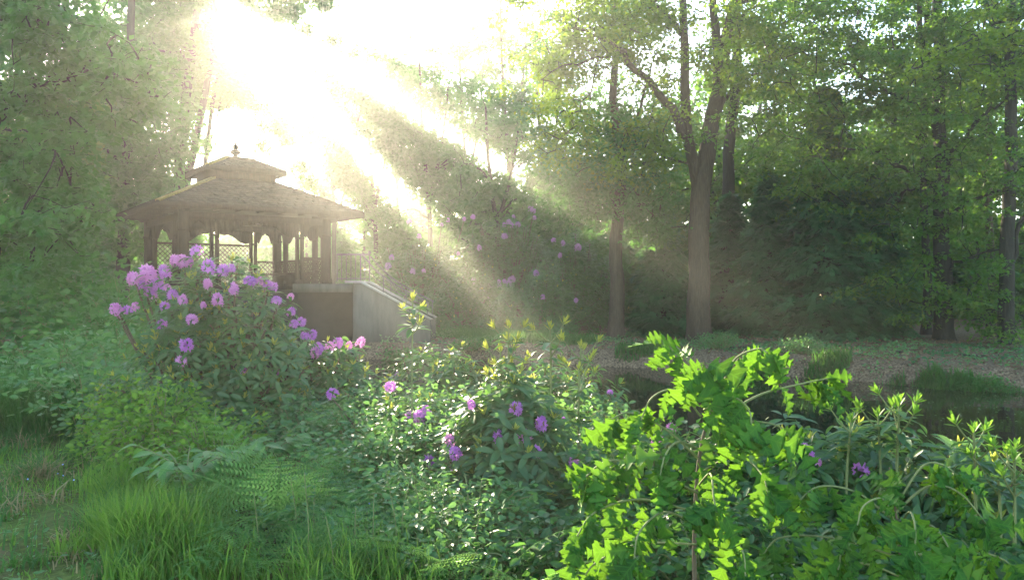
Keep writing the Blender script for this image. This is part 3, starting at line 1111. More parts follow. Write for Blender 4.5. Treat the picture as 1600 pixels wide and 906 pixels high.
# 7 the big leafy tree at the left edge
d = 14.0
b = G(-70, 520, d)
ex = []
for px, py, n, sx, sy in ((60, 50, 26, 60, 14), (130, 100, 26, 60, 12), (195, 120, 16, 30, 12), (40, 150, 26, 50, 12), (100, 195, 26, 45, 12), (30, 240, 26, 45, 12), (80, 280, 24, 40, 12), (50, 330, 24, 55, 12), (225, 150, 9, 18, 8), (20, 0, 26, 60, 14), (70, 355, 18, 35, 12), (40, 400, 16, 40, 12)):
    for _ in range(n):
        ex.append(P(px + rng.normal() * sx, py + rng.normal() * sy, d + rng.normal() * .8))
make_tree('leafy_tree', 'big fresh green leafy tree leaning over the grass path', b,
          [([b, P(-80, 350, d), P(-60, 180, d), P(-40, 0, d), P(-20, -160, d)], .26, .1)],
          [(P(-20, -60, d), (2.4, 2.0, 1.8), 60)], M_BROAD, M_BARKD,
          [([P(-70, 260, d), P(0, 190, d - .3), P(70, 130, d - .4), P(180, 100, d - .5)], .09, .015), ([P(-75, 320, d), P(-10, 280, d), P(60, 250, d), P(130, 220, d)], .08, .015), ([P(-50, 100, d), P(20, 50, d), P(100, 30, d)], .08, .02),
           ([P(-78, 380, d), P(-20, 350, d), P(50, 330, d), P(120, 330, d)], .06, .015)],
          .135, 80, .50, .28, n_limb=4, extra_clusters=ex, droop=.4)

rng = np.random.default_rng(77)
# 8 hazy tall trees behind the gazebo; the sun stands at the edge of their crowns
d = 36.0
b = G(290, 470, d)
make_tree('tall_tree', 'tall dark tree with two leaning stems left of the gazebo roof', b,
          [([b, P(285, 380, d), P(280, 280, d), P(290, 170, d), P(300, 80, d), P(312, -20, d), P(310, -140, d)], .34, .12), ([P(283, 330, d), P(306, 220, d), P(326, 120, d), P(336, 30, d), P(338, -80, d)], .2, .08)],
          [(P(225, 120, d), (3.2, 2.4, 4.4), 190), (P(300, -60, d), (2.2, 2.4, 1.6), 60), (P(318, 70, d), (.8, 1.2, 2.6), 34), (P(200, -60, d), (3.4, 3, 2.4), 70)], M_BROAD, M_BARKD, [], .24, 70, .8, .5, n_limb=6, gaps=True)
d = 33.0
b = G(190, 470, d)
make_tree('tall_tree', 'dense blue green tree standing behind the leafy tree and path', b,
          [([b, P(195, 350, d), P(200, 200, d), P(205, 40, d), P(210, -120, d)], .32, .1)],
          [(P(180, 200, d), (3.4, 2.6, 4.4), 230), (P(130, 340, d), (3.6, 2, 2.2), 110), (P(255, 330, d), (2.0, 1.5, 2.6), 80)], M_BROAD, M_BARKD, [], .24, 70, .9, .5, n_limb=7, gaps=True)


GAPS = ((438, 52, 30), (428, 112, 24), (370, 200, 44), (406, 117, 24))      # openings left in the added clumps, mostly so sun reaches the foreground


def occluder_wedge(a0, a1, r0, r1, n, d):
    """clump centres added to block sunlight, in a sector around the sun at depth d"""
    out = []
    while len(out) < n:
        a = math.radians(rng.uniform(a0, a1))
        r = math.sqrt(rng.uniform(r0 * r0, r1 * r1))
        x, y = SUN_PX[0] + r * math.cos(a), SUN_PX[1] + r * math.sin(a)
        if any(math.hypot(x - hx, y - hy) < hr for hx, hy, hr in GAPS):
            continue
        out.append(P(SUN_PX[0] + r * math.cos(a), SUN_PX[1] + r * math.sin(a), d + rng.normal() * .8))
    return np.array(out)


d = 40.0
b = G(306, 470, d)
make_tree('slender_tree', 'thin leaning tree with leaf clumps added to block the sun above the gazebo finial', b,
          [([b, P(310, 380, d), P(318, 280, d), P(330, 180, d), P(344, 90, d), P(352, 0, d), P(356, -120, d)], .16, .05), ([P(320, 260, d), P(342, 170, d), P(362, 100, d)], .06, .02)],
          [(P(390, -110, d), (2.8, 1.3, 1.6), 34)], M_BROAD, M_BARKD,  # canopy above the frame, added to cover the sun
          [([P(346, 80, d), P(385, 50, d), P(430, 40, d), P(470, 60, d)], .03, .008), ([P(340, 120, d), P(380, 120, d), P(420, 150, d)], .025, .008), ([P(350, 20, d), P(400, -30, d), P(450, -50, d)], .04, .01)], .2, 240, .6, .8, n_limb=3, shell=.6, gaps=True,
          extra_clusters=np.concatenate([occluder_wedge(50, 110, 16, 110, 95, d), occluder_wedge(50, 110, 110, 220, 95, d), occluder_wedge(-70, 24, 20, 150, 40, d), occluder_wedge(104, 150, 20, 160, 50, d), occluder_wedge(150, 200, 22, 160, 36, d)]))  # clumps added around the sun to shade the air before the gazebo
d = 42.0
b = G(520, 470, d)
make_tree('slender_tree', 'thin misty tree with clumps added to cut light shafts above the gazebo eaves', b,
          [([b, P(522, 330, d), P(515, 260, d), P(500, 190, d), P(480, 130, d)], .14, .03), ([P(520, 300, d), P(545, 230, d), P(565, 170, d), P(570, 130, d)], .09, .03)],
          [(P(510, 280, d), (2.6, 1.3, 1.6), 44)], M_BROAD, M_BARKD, [], .22, 220, .64, .8, n_limb=5, shell=.6, gaps=True,
          extra_clusters=np.concatenate([occluder_wedge(28, 48, 30, 110, 26, d), occluder_wedge(30, 46, 110, 380, 62, d), occluder_wedge(16, 30, 110, 330, 12, d), occluder_wedge(52, 60, 200, 320, 12, d)]))  # occluder clumps added for the dark bands between the shafts

# mid-distance trees right of the gazebo, dim in the sunlit air
for px, d, top, lab, rx, ncl in ((620, 54, 10, 'tall veiled tree rising into the brightest air', 3.6, 210), (795, 47, -30, 'tall hazy tree beside the long limb of the forked tree', 3.4, 190), (585, 46, 95, 'misty tree standing in the light shafts right of the gazebo', 3.6, 230), (670, 43, 75, 'hazy round tree behind the end of the concrete stair', 3.6, 230), (775, 38, 150, 'open branched hazy tree with a forking stem in the glow', 3.0, 110), (730, 50, 30, 'tall pale tree fading into the glow above the lilac dotted rhododendron', 4.2, 200),
                                 (850, 48, 40, 'pale distant tree seen beneath the forked tree\'s long limb', 4.4, 190), (520, 52, 200, 'faint round tree behind the gazebo\'s roof corner', 3.0, 120)):
    b = G(px, 480, d)
    zt = P(px, top, d)[2]
    hh = zt - b[2]
    c = b + np.array([0, 0, hh * .58])
    fork = b + np.array([0, 0, hh * .42])
    make_tree('misty_tree', lab, b, [([b, b + np.array([.1, 0, hh * .2]), fork, b + np.array([-.4, .1, hh * .75]), b + np.array([-.5, 0, hh * .95])], .2, .05), ([fork, fork + np.array([.7, 0, hh * .22]), fork + np.array([1.1, 0, hh * .45])], .11, .04)],
              [(c, (rx, 2.4, hh * .44), ncl)], M_BROAD, M_BARKD, [], .24, 60, .85, .4, n_limb=9, shell=.5, gaps=True)


rng = np.random.default_rng(78)
# far woodland: a few individuals and their copies
far = []
for i, (hh, rx, mat, ncl) in enumerate(((15, 4.6, M_BROAD, 90), (12, 4.0, M_BEECH, 80), (9, 3.6, M_BROAD, 120), (5.5, 3.2, M_BROAD, 110))):
    far.append((hh, make_tree('woodland_tree', 'x', (0, 0, 0), [([(0, 0, 0), (.2, 0, hh * .3), (-.1, .1, hh * .6), (.1, 0, hh * .92)], .28, .06)],
                              [((0, 0, hh * (.56 if hh > 6 else .45)), (rx, rx, hh * (.42 if hh > 6 else .5)), ncl)], mat, M_BARKD, [], .34, 60, 1.2, .5, n_limb=8, sides=7)))
used = set()


def far_place(lst, kind, group):
    for px, dd, v, where in lst:
        p = G(px, 470, dd)
        hh, proto = far[v]
        s = rng.uniform(.88, 1.12)
        label = ('%s bush ' if v == 3 else '%s woodland tree ') % kind + where
        if v not in used:
            used.add(v)
            r = proto
            r.location = p
            r.rotation_euler = (0, 0, rng.random() * 6)
            r.scale = (s, s, s)
            tag(r, label, 'bush' if v == 3 else 'tree', group)
        else:
            r = copy_tree(proto, p, rng.random() * 6, (s, s), label, group)
        r.name = 'woodland_bush' if v == 3 else 'woodland_tree'


far_place([(-60, 26, 1, 'beside the leafy tree over the path'), (-140, 40, 0, 'far along the path'), (30, 44, 1, 'seen through the leafy tree'), (100, 52, 0, 'behind the dense blue green tree'), (200, 60, 0, 'deep behind the two leaning stems'), (-260, 30, 0, 'at the bend of the path'),
           (-20, 34, 3, 'closing the end of the path'), (60, 38, 3, 'behind the dark path bushes'), (140, 40, 3, 'under the dense blue green tree'), (220, 44, 3, 'at the foot of the leaning stems'), (300, 48, 3, 'behind the left gazebo posts')], 'hazy', 'woodland beyond the path')
far_place([(380, 72, 2, 'seen through the gazebo arches'), (450, 60, 2, 'behind the gazebo lattice'), (540, 66, 2, 'behind the stair railing'), (620, 58, 2, 'beyond the mauve rhododendron'), (700, 66, 1, 'between the hazy round tree and the open branched one'), (760, 56, 2, 'under the open branched tree'),
           (830, 64, 1, 'far behind the lilac dotted rhododendron'), (900, 46, 2, 'behind the shaded rhododendron'), (480, 46, 3, 'behind the gazebo\'s right posts'), (570, 48, 3, 'behind the sloping handrail'), (660, 50, 3, 'above the mauve rhododendron'), (740, 46, 3, 'above the lilac dotted rhododendron'), (820, 44, 3, 'beside the forking stem in the glow'), (400, 56, 3, 'behind the middle of the gazebo')], 'misty', 'woodland in the bright gap')
far_place([(920, 58, 0, 'far behind the slim grey brown tree'), (990, 40, 1, 'between the slim tree and forked tree'), (1060, 48, 0, 'behind the fork of the tall tree'), (1120, 38, 1, 'behind the straight dark trunk'), (1190, 44, 0, 'behind the foot evergreen'), (1260, 36, 1, 'behind the tall conifer'), (1330, 46, 0, 'deep between the two conifers'),
           (1400, 34, 1, 'between conifer and beech'), (1465, 50, 0, 'far behind the beech trunk'), (1530, 40, 1, 'beyond the pale slim trunk'), (1600, 46, 0, 'past the clearing'), (1680, 34, 1, 'at the end of the bank'), (1760, 40, 0, 'past the overhanging spray'), (960, 36, 3, 'low behind the slim grey brown tree'), (1080, 38, 3, 'low behind the forked trunk'), (1230, 37, 3, 'low behind the tall conifer'), (1340, 40, 3, 'low behind the shorter conifer'),
           (1430, 44, 3, 'low beyond the slender dark trunk'), (1510, 46, 3, 'low beyond the beech foot'), (1590, 44, 3, 'low at the edge of the clearing'), (1660, 40, 3, 'low past the end of the bank')], 'dark', 'wood beyond the far bank')


# ------------------------------------------------------------------ shrubs
def truss_mesh(mat, seed, n=24):
    """a domed flower head of five-lobed funnel flowers"""
    r = np.random.default_rng(seed)
    a = Acc()
    for i in range(n):
        t = (i + .5) / n
        th = math.acos(1 - 1.42 * t)
        ph = i * 2.39996 + r.normal() * .2
        d = np.array([math.sin(th) * math.cos(ph), math.sin(th) * math.sin(ph), math.cos(th)])
        c = np.array([0, 0, -.02]) + d * np.array([.5, .5, .72]) * (.92 + .12 * r.normal() * .5)
        R = frames(np.array([d + r.normal(size=3) * .12]), np.array([[.3, .2, .9]]))[0]
        k = 10
        ang = np.linspace(0, 2 * np.pi, k, endpoint=False) + r.random()
        rad = np.where(np.arange(k) % 2 == 0, .31, .15) * r.uniform(.8, 1.2, k) * r.uniform(.7, 1.1)
        dep = np.where(np.arange(k) % 2 == 0, .07, -.03)
        ring = np.stack([np.cos(ang) * rad, dep + r.normal(size=k) * .02, np.sin(ang) * rad], 1)
        v = np.concatenate([[[0, -.16, 0]], ring]) @ R.T + c
        f = np.array([(0, 1 + j, 1 + (j + 1) % k) for j in range(k)])
        a.add(v, [f], np.full(k + 1, r.random()))
    return a.mesh('flower_truss', mat)


M_PETAL3 = leaf_mat('pale_lilac_petal', (.40, .25, .44), (.55, .36, .56), (.62, .42, .64), .4, .6, .1)
TRUSS_FAR = [truss_mesh(M_PETAL3, 6), truss_mesh(M_PETAL3, 7)]
TRUSS = [truss_mesh(M_PETAL, 1), truss_mesh(M_PETAL, 2, 17), truss_mesh(M_PETAL2, 3), truss_mesh(M_PETAL, 4, 13), truss_mesh(M_PETAL2, 5, 19), truss_mesh(M_PETAL, 8, 21), truss_mesh(M_PETAL2, 9, 12)]


def template_mesh(T, name, mat, smooth=True):
    me = bpy.data.meshes.new(name)
    fill(me, T[0], T[1], None, smooth)
    me.materials.append(mat)
    return me


ME_RHO = [template_mesh(T_strip([.0, .10, .155, .165, .12, 0.0], dr, fo), 'leaf', M_RHO) for dr, fo in ((.15, .3), (.3, .45), (.5, .35))]
ME_OAK = [template_mesh(T_oak(dr, tw, s), 'leaf', M_OAK) for dr, tw, s in ((.12, .1, 1), (.25, -.2, 2), (.4, .15, 3), (.3, .3, 4), (.2, -.3, 5), (.5, 0, 6))]
ME_LAUREL = [template_mesh(T_strip([.0, .13, .19, .18, .10, 0.0], dr, .3), 'leaf', M_LAUREL) for dr in (.15, .35, .5)]


def place(name, me, parent, pos, R, s):
    o = bpy.data.objects.new(name, me)
    COL.objects.link(o)
    o.parent = parent
    M = np.eye(4)
    M[:3, :3] = np.asarray(R) * s
    M[:3, 3] = pos
    o.matrix_local = Matrix(M.tolist())
    return o


def rhododendron(name, label, base, rad, h, n_whorl, leaf=.125, trusses=(), young=.25, n_obj=150, truss_s=.068, group=None, cam_side=True, mat_whorl=None, inner=.35, extra=(), per=8, seed_low=.1, T=None):
    """evergreen shrub: stems ending in whorls of long leaves, domed flower heads, pale young shoots.
    trusses: photo pixels; each head sits where its view ray meets the dome."""
    bx, by = base
    z0 = float(gz(bx, by))
    root = thing(name, label, 'shrub', (bx, by, z0), 0, group)
    rx, ry = rad
    n = n_whorl
    u = rng.random(n)
    dz = seed_low + (1 - seed_low) * u
    az = rng.random(n) * 2 * np.pi
    if cam_side:
        az = np.where(rng.random(n) < .65, -np.pi / 2 + rng.normal(size=n) * .95, az)
    xy = np.sqrt(np.maximum(0, 1 - dz ** 2.2))
    k = 1 - inner * rng.random(n) ** 2.2
    lump = 1 + .13 * np.sin(az * 3 + bx * 7) + .10 * np.sin(az * 5 + dz * 6 + by)
    pos = np.c_[rx * xy * np.cos(az) * k * lump, ry * xy * np.sin(az) * k * lump, h * dz * k * (.92 + .1 * np.sin(az * 4 + bx))]
    tp, heads = [], []
    for t in trusses:
        px, py = t[0], t[1]
        o = np.array([0, 0, EYE]) - np.array([bx, by, z0])
        dv = P(px, py, 1.0) - np.array([0, 0, EYE])
        s = np.array([rx * 1.0, ry * 1.0, h * 1.0])
        oo, dd = o / s, dv / s
        A, B, C = dd @ dd, 2 * oo @ dd, oo @ oo - 1
        disc = B * B - 4 * A * C
        tt = (-B - math.sqrt(disc)) / (2 * A) if disc > 0 else -B / (2 * A)
        heads.append((o + dv * tt, t[2] if len(t) > 2 else 1.0))
    if heads:
        hp = np.array([q for q, _ in heads])
        pos = np.concatenate([hp - np.array([0, 0, .05]), pos])
    for e in extra:
        pos = np.concatenate([pos, [np.asarray(e) - np.array([bx, by, z0])]])
    m = len(pos)
    axis = nrm(pos * np.array([1 / rx ** 1.3, 1 / ry ** 1.3, .8 / h]) + np.array([0, 0, .75]) + rng.normal(size=(m, 3)) * .22)
    st = Acc()
    for i in range(m):
        if i % 6 == 0 and i >= len(heads) or i < len(heads) and i % 3 == 0:
            p = pos[i]
            root_p = np.array([p[0] * .15 + rng.normal() * .05, p[1] * .15 + rng.normal() * .05, 0])
            mid = np.array([p[0] * .62, p[1] * .62, p[2] * .5])
            st.tube(smooth_path([root_p, mid, p - axis[i] * .06, p + axis[i] * .02], 3), np.linspace(.016, .005, 10) * (h / 1.4) ** .5, 4)
    st.build('stems', M_TWIG, root, kind='stuff')
    # leaves
    nl = m * per
    ci = np.repeat(np.arange(m), per)
    ph = np.tile(np.arange(per) * 2.39996, m) + rng.normal(size=nl) * .25 + np.repeat(rng.random(m) * 6, per)
    ax = axis[ci]
    tmp = nrm(np.cross(ax, np.array([.31, .9, .17])))
    tm2 = np.cross(ax, tmp)
    rd = tmp * np.cos(ph)[:, None] + tm2 * np.sin(ph)[:, None]
    el = np.tile(np.linspace(-.25, .55, per), m) + rng.normal(size=nl) * .15
    ld = nrm(rd * np.cos(el)[:, None] + ax * np.sin(el)[:, None] + np.array([0, 0, -.1]))
    lp = pos[ci] + ax * np.tile(np.linspace(-.07, .01, per), m)[:, None] + ld * .012
    ls = leaf * rng.uniform(.7, 1.2, nl)
    LR = frames(ld, nrm(ax + rng.normal(size=(nl, 3)) * .25))
    front = -(lp[:, 1]) / ry + .9 * lp[:, 2] / h + rng.normal(size=nl) * .25
    order = np.argsort(-front)
    obj_i, rest = order[:n_obj], order[n_obj:]
    f = Acc()
    V, Pq, R = scatter(RHO if T is None else T, lp[rest], LR[rest], ls[rest])
    f.add(V, Pq, R)
    f.build('foliage', mat_whorl or M_RHO, root, True, kind='stuff')
    for i in obj_i:
        place('leaf', ME_RHO[random.randrange(3)], root, lp[i], LR[i], ls[i])
    # young shoots
    yi = [i for i in range(len(heads), m) if rng.random() < young]
    if yi:
        y = Acc()
        yk = 6
        ci = np.repeat(np.array(yi), yk)
        nn = len(ci)
        ph = rng.random(nn) * 6.28
        el = rng.uniform(.6, 1.25, nn)
        ax = axis[ci]
        rd = nrm(np.cross(ax, np.array([.3, .9, .2]))) * np.cos(ph)[:, None] + nrm(np.cross(np.cross(ax, np.array([.3, .9, .2])), ax)) * np.sin(ph)[:, None]
        ld = nrm(rd * np.cos(el)[:, None] + ax * np.sin(el)[:, None])
        V, Pq, R = scatter(YOUNG, pos[ci] + ax * .03, frames(ld, -rd + ax * .2), leaf * rng.uniform(.4, .7, nn))
        y.add(V, Pq, R)
        y.build('young_shoots', M_YOUNG, root, True, kind='stuff')
    for j, (q, s) in enumerate(heads):
        a = nrm(axis[j] + np.array([0, 0, .6]))
        R = frames(np.array([[-a[1], a[0] + .01, 0]]), a[None])[0]
        w = rng.random() * 6.283
        R = R @ np.array([[math.cos(w), -math.sin(w), 0], [math.sin(w), math.cos(w), 0], [0, 0, 1]]) @ np.diag([rng.uniform(.82, 1.15), rng.uniform(.82, 1.15), rng.uniform(.8, 1.15)])
        place('flower_truss', TRUSS_FAR[j % 2] if by > 20 else TRUSS[random.randrange(7)], root, q, R, truss_s * s * rng.uniform(.66, 1.14) * 1.62)
    return root


# the big flowering one left of the gazebo stair
LT = [(210, 437), (232, 430, 1.15), (258, 427, 1.1), (222, 445), (245, 447, 1.1), (236, 458), (262, 450), (275, 409, 1.05), (290, 412, 1.1), (284, 405), (296, 409), (307, 394, 1.05), (186, 487), (200, 486, 1.1), (212, 480), (180, 484),
      (254, 508, 1.15), (258, 480), (240, 466), (270, 462), (325, 445), (326, 420), (348, 424), (362, 421, .9), (366, 453), (390, 440, .9), (405, 440), (418, 447), (427, 450), (454, 464), (455, 488), (470, 504), (459, 507), (475, 526, 1.1), (487, 524),
      (500, 549), (492, 553), (527, 536), (292, 541), (284, 565), (300, 500, .9), (285, 470, .9), (432, 470, .8), (318, 478, .8), (380, 580, .9), (430, 582, .8), (340, 470, .9)]
bx = P(340, 500, 7.9)
rhododendron('rhododendron', 'big domed rhododendron crowded with lilac flower heads in front of the gazebo', (bx[0], 8.0), (1.05, .85), 1.98, 640, .125, LT, .45, 280, .066, inner=.3)

# companions around it
rhododendron('rhododendron', 'rhododendron with few pink heads below the concrete stair', (P(500, 560, 8.6)[0], 8.8), (.75, .6), 1.15, 260, .12,
             [(515, 543), (530, 538, 1.05), (545, 541, .9), (563, 536), (497, 545), (610, 607, .8), (620, 585, .7)], .3, 120, .066)
rhododendron('rhododendron', 'mid sized dark rhododendron with a ring of bright violet heads', (P(800, 700, 5.6)[0], 5.9), (.62, .5), 1.0, 300, .13,
             [(778, 683, 1.25), (817, 684, 1.05), (845, 664, 1.0), (806, 640, .95), (712, 709, 1.0), (704, 690, .85), (674, 723, 1.05), (836, 707, 1.0), (737, 633, .85), (896, 722, 1.0), (707, 738, .5), (880, 655, .4)], .12, 260, .060)
rhododendron('rhododendron', 'loose rhododendron with purple heads half sunk in ground cover', (P(640, 660, 6.8)[0], 7.0), (.62, .5), .75, 100, .115,
             [(520, 616, 1.1), (655, 652, 1.1), (640, 650), (665, 645, .9), (610, 606), (653, 663), (646, 668, .8)], .2, 120, .062)
rhododendron('rhododendron', 'rhododendron of pale green whorls behind the oak sapling by the water', (P(1330, 690, 5.3)[0], 5.5), (.8, .55), .82, 170, .125,
             [(1265, 712, 1.0), (1258, 700, .8), (1345, 735, 1.0), (1278, 722, .7), (1030, 690, .9), (1050, 670, .8)], .3, 200, .055)
rhododendron('rhododendron', 'rhododendron at the pond edge right of the pale stems', (P(1540, 760, 4.8)[0], 5.0), (.7, .5), .72, 140, .13, [], .35, 160)
rhododendron('rhododendron', 'rhododendron thicket behind the ring of violet heads', (P(850, 600, 7.6)[0], 7.9), (1.0, .6), .95, 230, .12, [(953, 613, .5), (760, 640, .6)], .35, 150, .06)
rhododendron('rhododendron', 'flowerless rhododendron between stair wall and tall single shoot', (P(680, 590, 8.2)[0], 8.6), (.85, .6), 1.02, 220, .12, [], .3, 140)


# tall upright shoots standing clear of the shrubs
def shoot(px, py_top, py_base, d, label, n_tip=1, yellow=True, leaf=.12, whorls=(0.72,), spread=.0, mat=None):
    top = P(px, py_top, d)
    gx, gy = P(px, py_base, d)[:2]
    b = np.array([gx, gy, float(gz(gx, gy))])
    root = thing('rhododendron_shoot', label, 'shoot', tuple(b), 0, 'upright rhododendron shoots')
    T0 = top - b
    st = Acc()
    tips = []
    st.tube(smooth_path([(0, 0, 0), T0 * .5 + rng.normal(size=3) * .02, T0], 4), np.linspace(.011, .006, 9), 6)
    tips.append((T0, np.array([0, 0, 1.0])))
    for k in range(n_tip - 1):
        s = T0 * (1 - .09 * (1 + k // 2) - .02 * rng.random())
        a = k * 2.4 + rng.random()
        e = s + np.array([math.cos(a) * .085, math.sin(a) * .085, .07 + .04 * rng.random()]) * (1 + spread)
        st.tube(smooth_path([s, (s + e) / 2 + np.array([0, 0, -.012]), e], 3), np.linspace(.006, .004, 7), 5)
        tips.append((e, nrm(e - s + np.array([0, 0, .08]))))
    st.build('stem', M_GTWIG, root, True)
    for e, ax in tips:
        for j in range(9):
            ph = j * 2.4
            el = .55 + .85 * (j / 9) + rng.normal() * .08
            x = nrm(np.cross(ax, np.array([.3, .9, .2])))
            rd = x * math.cos(ph) + np.cross(ax, x) * math.sin(ph)
            ld = nrm(rd * math.cos(el) + ax * math.sin(el))
            R = frames(ld[None], (-rd + ax * .2)[None])[0]
            place('leaf', ME_YOUNG if yellow else ME_YG, root, e - ax * .03 * (1 - j / 9), R, leaf * rng.uniform(.42, .66))
    for w in whorls:
        c = T0 * w
        for j in range(10):
            ph = j * 2.4 + rng.random() * .4
            el = rng.uniform(-.15, .35)
            rd = np.array([math.cos(ph), math.sin(ph), 0])
            ld = nrm(rd * math.cos(el) + np.array([0, 0, math.sin(el)]))
            R = frames(ld[None], np.array([[0, 0, 1.0]]))[0]
            place('leaf', ME_RHO[random.randrange(3)], root, c + np.array([0, 0, .03 * rng.normal()]), R, leaf * rng.uniform(.9, 1.25))
    return root


ME_YOUNG = template_mesh(YOUNG, 'leaf', M_YOUNG)
ME_YG = template_mesh(T_strip([.01, .11, .15, .10, 0.0], .0, .4), 'leaf', M_LIME)
shoot(645, 466, 690, 6.4, 'tall single shoot with two leaf whorls before the stair wall', 5, True, .13, (.93, .84), .0)
shoot(795, 508, 720, 6.0, 'tallest yellow shoot of many upright tips above the violet rhododendron', 9, True, .12, (.90, .80, .70), .5)
shoot(782, 545, 720, 6.1, 'yellow shoot leaning close to the tallest one', 7, True, .12, (.85, .7), .3)
shoot(860, 510, 720, 6.2, 'yellow green shoot with three candles beside the tallest yellow one', 4, True, .125, (.88, .78), .6)
shoot(908, 540, 720, 6.4, 'shorter yellow green shoot with spreading tips near the water', 6, True, .12, (.85, .7), .8)
shoot(905, 575, 720, 6.0, 'lime shoot low among the thicket leaves', 5, True, .11, (.8, .65), .8)
shoot(1405, 632, 860, 4.9, 'tallest of the pale green stems before the dark water', 5, False, .13, (.88, .80), .6)
shoot(1372, 648, 860, 5.0, 'pale green stem leaning beside the tallest one at the water', 3, False, .13, (.9, .82), .6)
shoot(1330, 655, 860, 5.0, 'pale stem nearest the oak sapling at the water', 3, False, .12, (.88, .8), .6)
shoot(1522, 672, 900, 4.4, 'sturdy single stem with a green candle at the pond edge', 4, False, .13, (.88, .72), .2)
shoot(1585, 715, 900, 4.2, 'thick lime green shoot cluster at the end of the pond edge', 7, False, .12, (.85,), .6)
shoot(1560, 735, 900, 4.3, 'lime shoot crowding the thick cluster at the pond edge', 5, False, .12, (.85,), .6)

# rhododendron bank beyond the pond
FT = [(795, 348), (802, 340), (788, 352), (833, 330), (835, 341), (828, 327), (800, 353), (809, 352), (788, 370), (766, 466), (779, 441), (788, 440), (795, 445), (797, 438), (763, 447), (741, 440), (749, 388), (716, 397), (801, 437), (770, 450), (780, 449), (757, 452)]
rhododendron('rhododendron_bank', 'tall far rhododendron dotted with lilac heads across the pond', (P(790, 500, 31)[0], 32.0), (3.0, 1.6), 4.4, 900, .2, FT, .05, 0, .14, T=DIA, inner=.25)
rhododendron('rhododendron_bank', 'far rhododendron in shade left of the slim grey brown tree', (P(900, 500, 28)[0], 28.6), (1.9, 1.4), 3.6, 620, .19, [(875, 400), (880, 381), (865, 376), (838, 428), (903, 388), (845, 460, .9), (860, 500, .7)], .05, 0, .125, T=DIA, inner=.25)
rhododendron('rhododendron_bank', 'far rhododendron with scattered mauve heads beside the stair railing', (P(655, 500, 32)[0], 33.0), (3.0, 1.8), 3.6, 820, .2, [(655, 370), (640, 347), (700, 345), (690, 352), (739, 340), (612, 403), (645, 425), (662, 424), (607, 417), (725, 343)], .05, 0, .14, T=DIA, inner=.25)
rhododendron('rhododendron_bank', 'low dark rhododendron at the foot of the bank tree', (P(850, 520, 27)[0], 27.3), (2.4, 1.0), 2.2, 560, .17, [(848, 465, .8), (900, 470, .7)], .03, 0, .12, T=DIA, inner=.25)
rhododendron('rhododendron_bank', 'dark bushy rhododendron between stair wall and far bank', (P(735, 510, 28.5)[0], 29.5), (1.9, 1.0), 2.2, 500, .17, [], .03, 0, .12, T=DIA, inner=.25)


def leafy_shrub(name, label, base, rad, h, n, leaf, mat, T=OVAL, up=.75, cat='shrub', group=None, stems=26, low=0.05, flat=False, smooth=False):
    """low shrub: arching stems with small leaves over its outer shell"""
    bx, by = base
    z0 = float(gz(bx, by))
    root = thing(name, label, cat, (bx, by, z0), 0, group)
    rx, ry = rad
    st, f = Acc(), Acc()
    pp, dd = [], []
    per = max(8, n // stems)
    for i in range(stems):
        az = rng.random() * 6.283
        u = low + (1 - low) * rng.random()
        xy = math.sqrt(max(0, 1 - u ** 2))
        e = np.array([rx * xy * math.cos(az), ry * xy * math.sin(az), h * (u * .9 + .1)]) * rng.uniform(.82, 1.08)
        s = np.array([e[0] * .3, e[1] * .3, 0])
        mid = s * .45 + e * .55 + np.array([0, 0, h * .22])
        p = smooth_path([s, mid, e], 5)
        st.tube(p, np.linspace(.008, .003, len(p)), 4)
        t = rng.random(per) ** .55
        k = t * (len(p) - 1)
        k0 = np.minimum(k.astype(int), len(p) - 2)
        w = (k - k0)[:, None]
        q = p[k0] * (1 - w) + p[k0 + 1] * w
        off = rng.normal(size=(per, 3)) * np.array([rx, ry, h * .55]) * .16
        pp.append(q + off)
        dd.append(off * np.array([1, 1, .3]) + rng.normal(size=(per, 3)) * .04 + nrm(e * np.array([1, 1, 0]) + 1e-4) * .03)
    pp, dd = np.concatenate(pp), np.concatenate(dd)
    pp[:, 2] = np.maximum(pp[:, 2], .02)
    nn = nrm(rng.normal(size=pp.shape) * (1 - up) * 1.5 + np.array([0, -.15, 1.0]) * up)
    V, Pq, R = scatter(T, pp, frames(nrm(dd + np.array([0, 0, -.006])), nn), leaf * rng.uniform(.6, 1.25, len(pp)))
    f.add(V, Pq, R)
    st.build('stems', M_GTWIG, root, kind='stuff')
    f.build('foliage', mat, root, smooth, kind='stuff')
    return root


# low ground-cover shrubs in front (px, depth, rx, h, leaves)
GC = [(470, 7.3, .7, .62, 1900, 'behind the ferns under the big flowering rhododendron'), (560, 6.9, .7, .60, 1900, 'between the sunk purple heads and the ferns'), (640, 6.2, .65, .60, 1800, 'below the tall single shoot'), (720, 6.3, .6, .62, 1700, 'around the lower violet heads'),
      (560, 6.0, .65, .48, 1700, 'uphill of the broad fern fronds'), (660, 5.4, .6, .46, 1700, 'right of the fern bed'), (740, 5.0, .55, .44, 1500, 'at the foot of the violet rhododendron'), (620, 4.8, .5, .30, 1300, 'among thin grass stalks at the front'),
      (700, 4.6, .5, .30, 1300, 'in front of the dark violet rhododendron'), (400, 7.6, .6, .55, 1500, 'under the lowest flower heads of the big rhododendron'), (820, 4.9, .5, .36, 1300, 'between violet rhododendron and oak sapling'), (500, 5.0, .5, .26, 1100, 'around the thin stalks by the ferns'),
      (860, 6.6, .7, .75, 1800, 'below the yellow shoots'), (700, 7.2, .8, .72, 2200, 'behind the loose rhododendron'), (600, 7.7, .7, .72, 1900, 'in front of the pink headed rhododendron')]
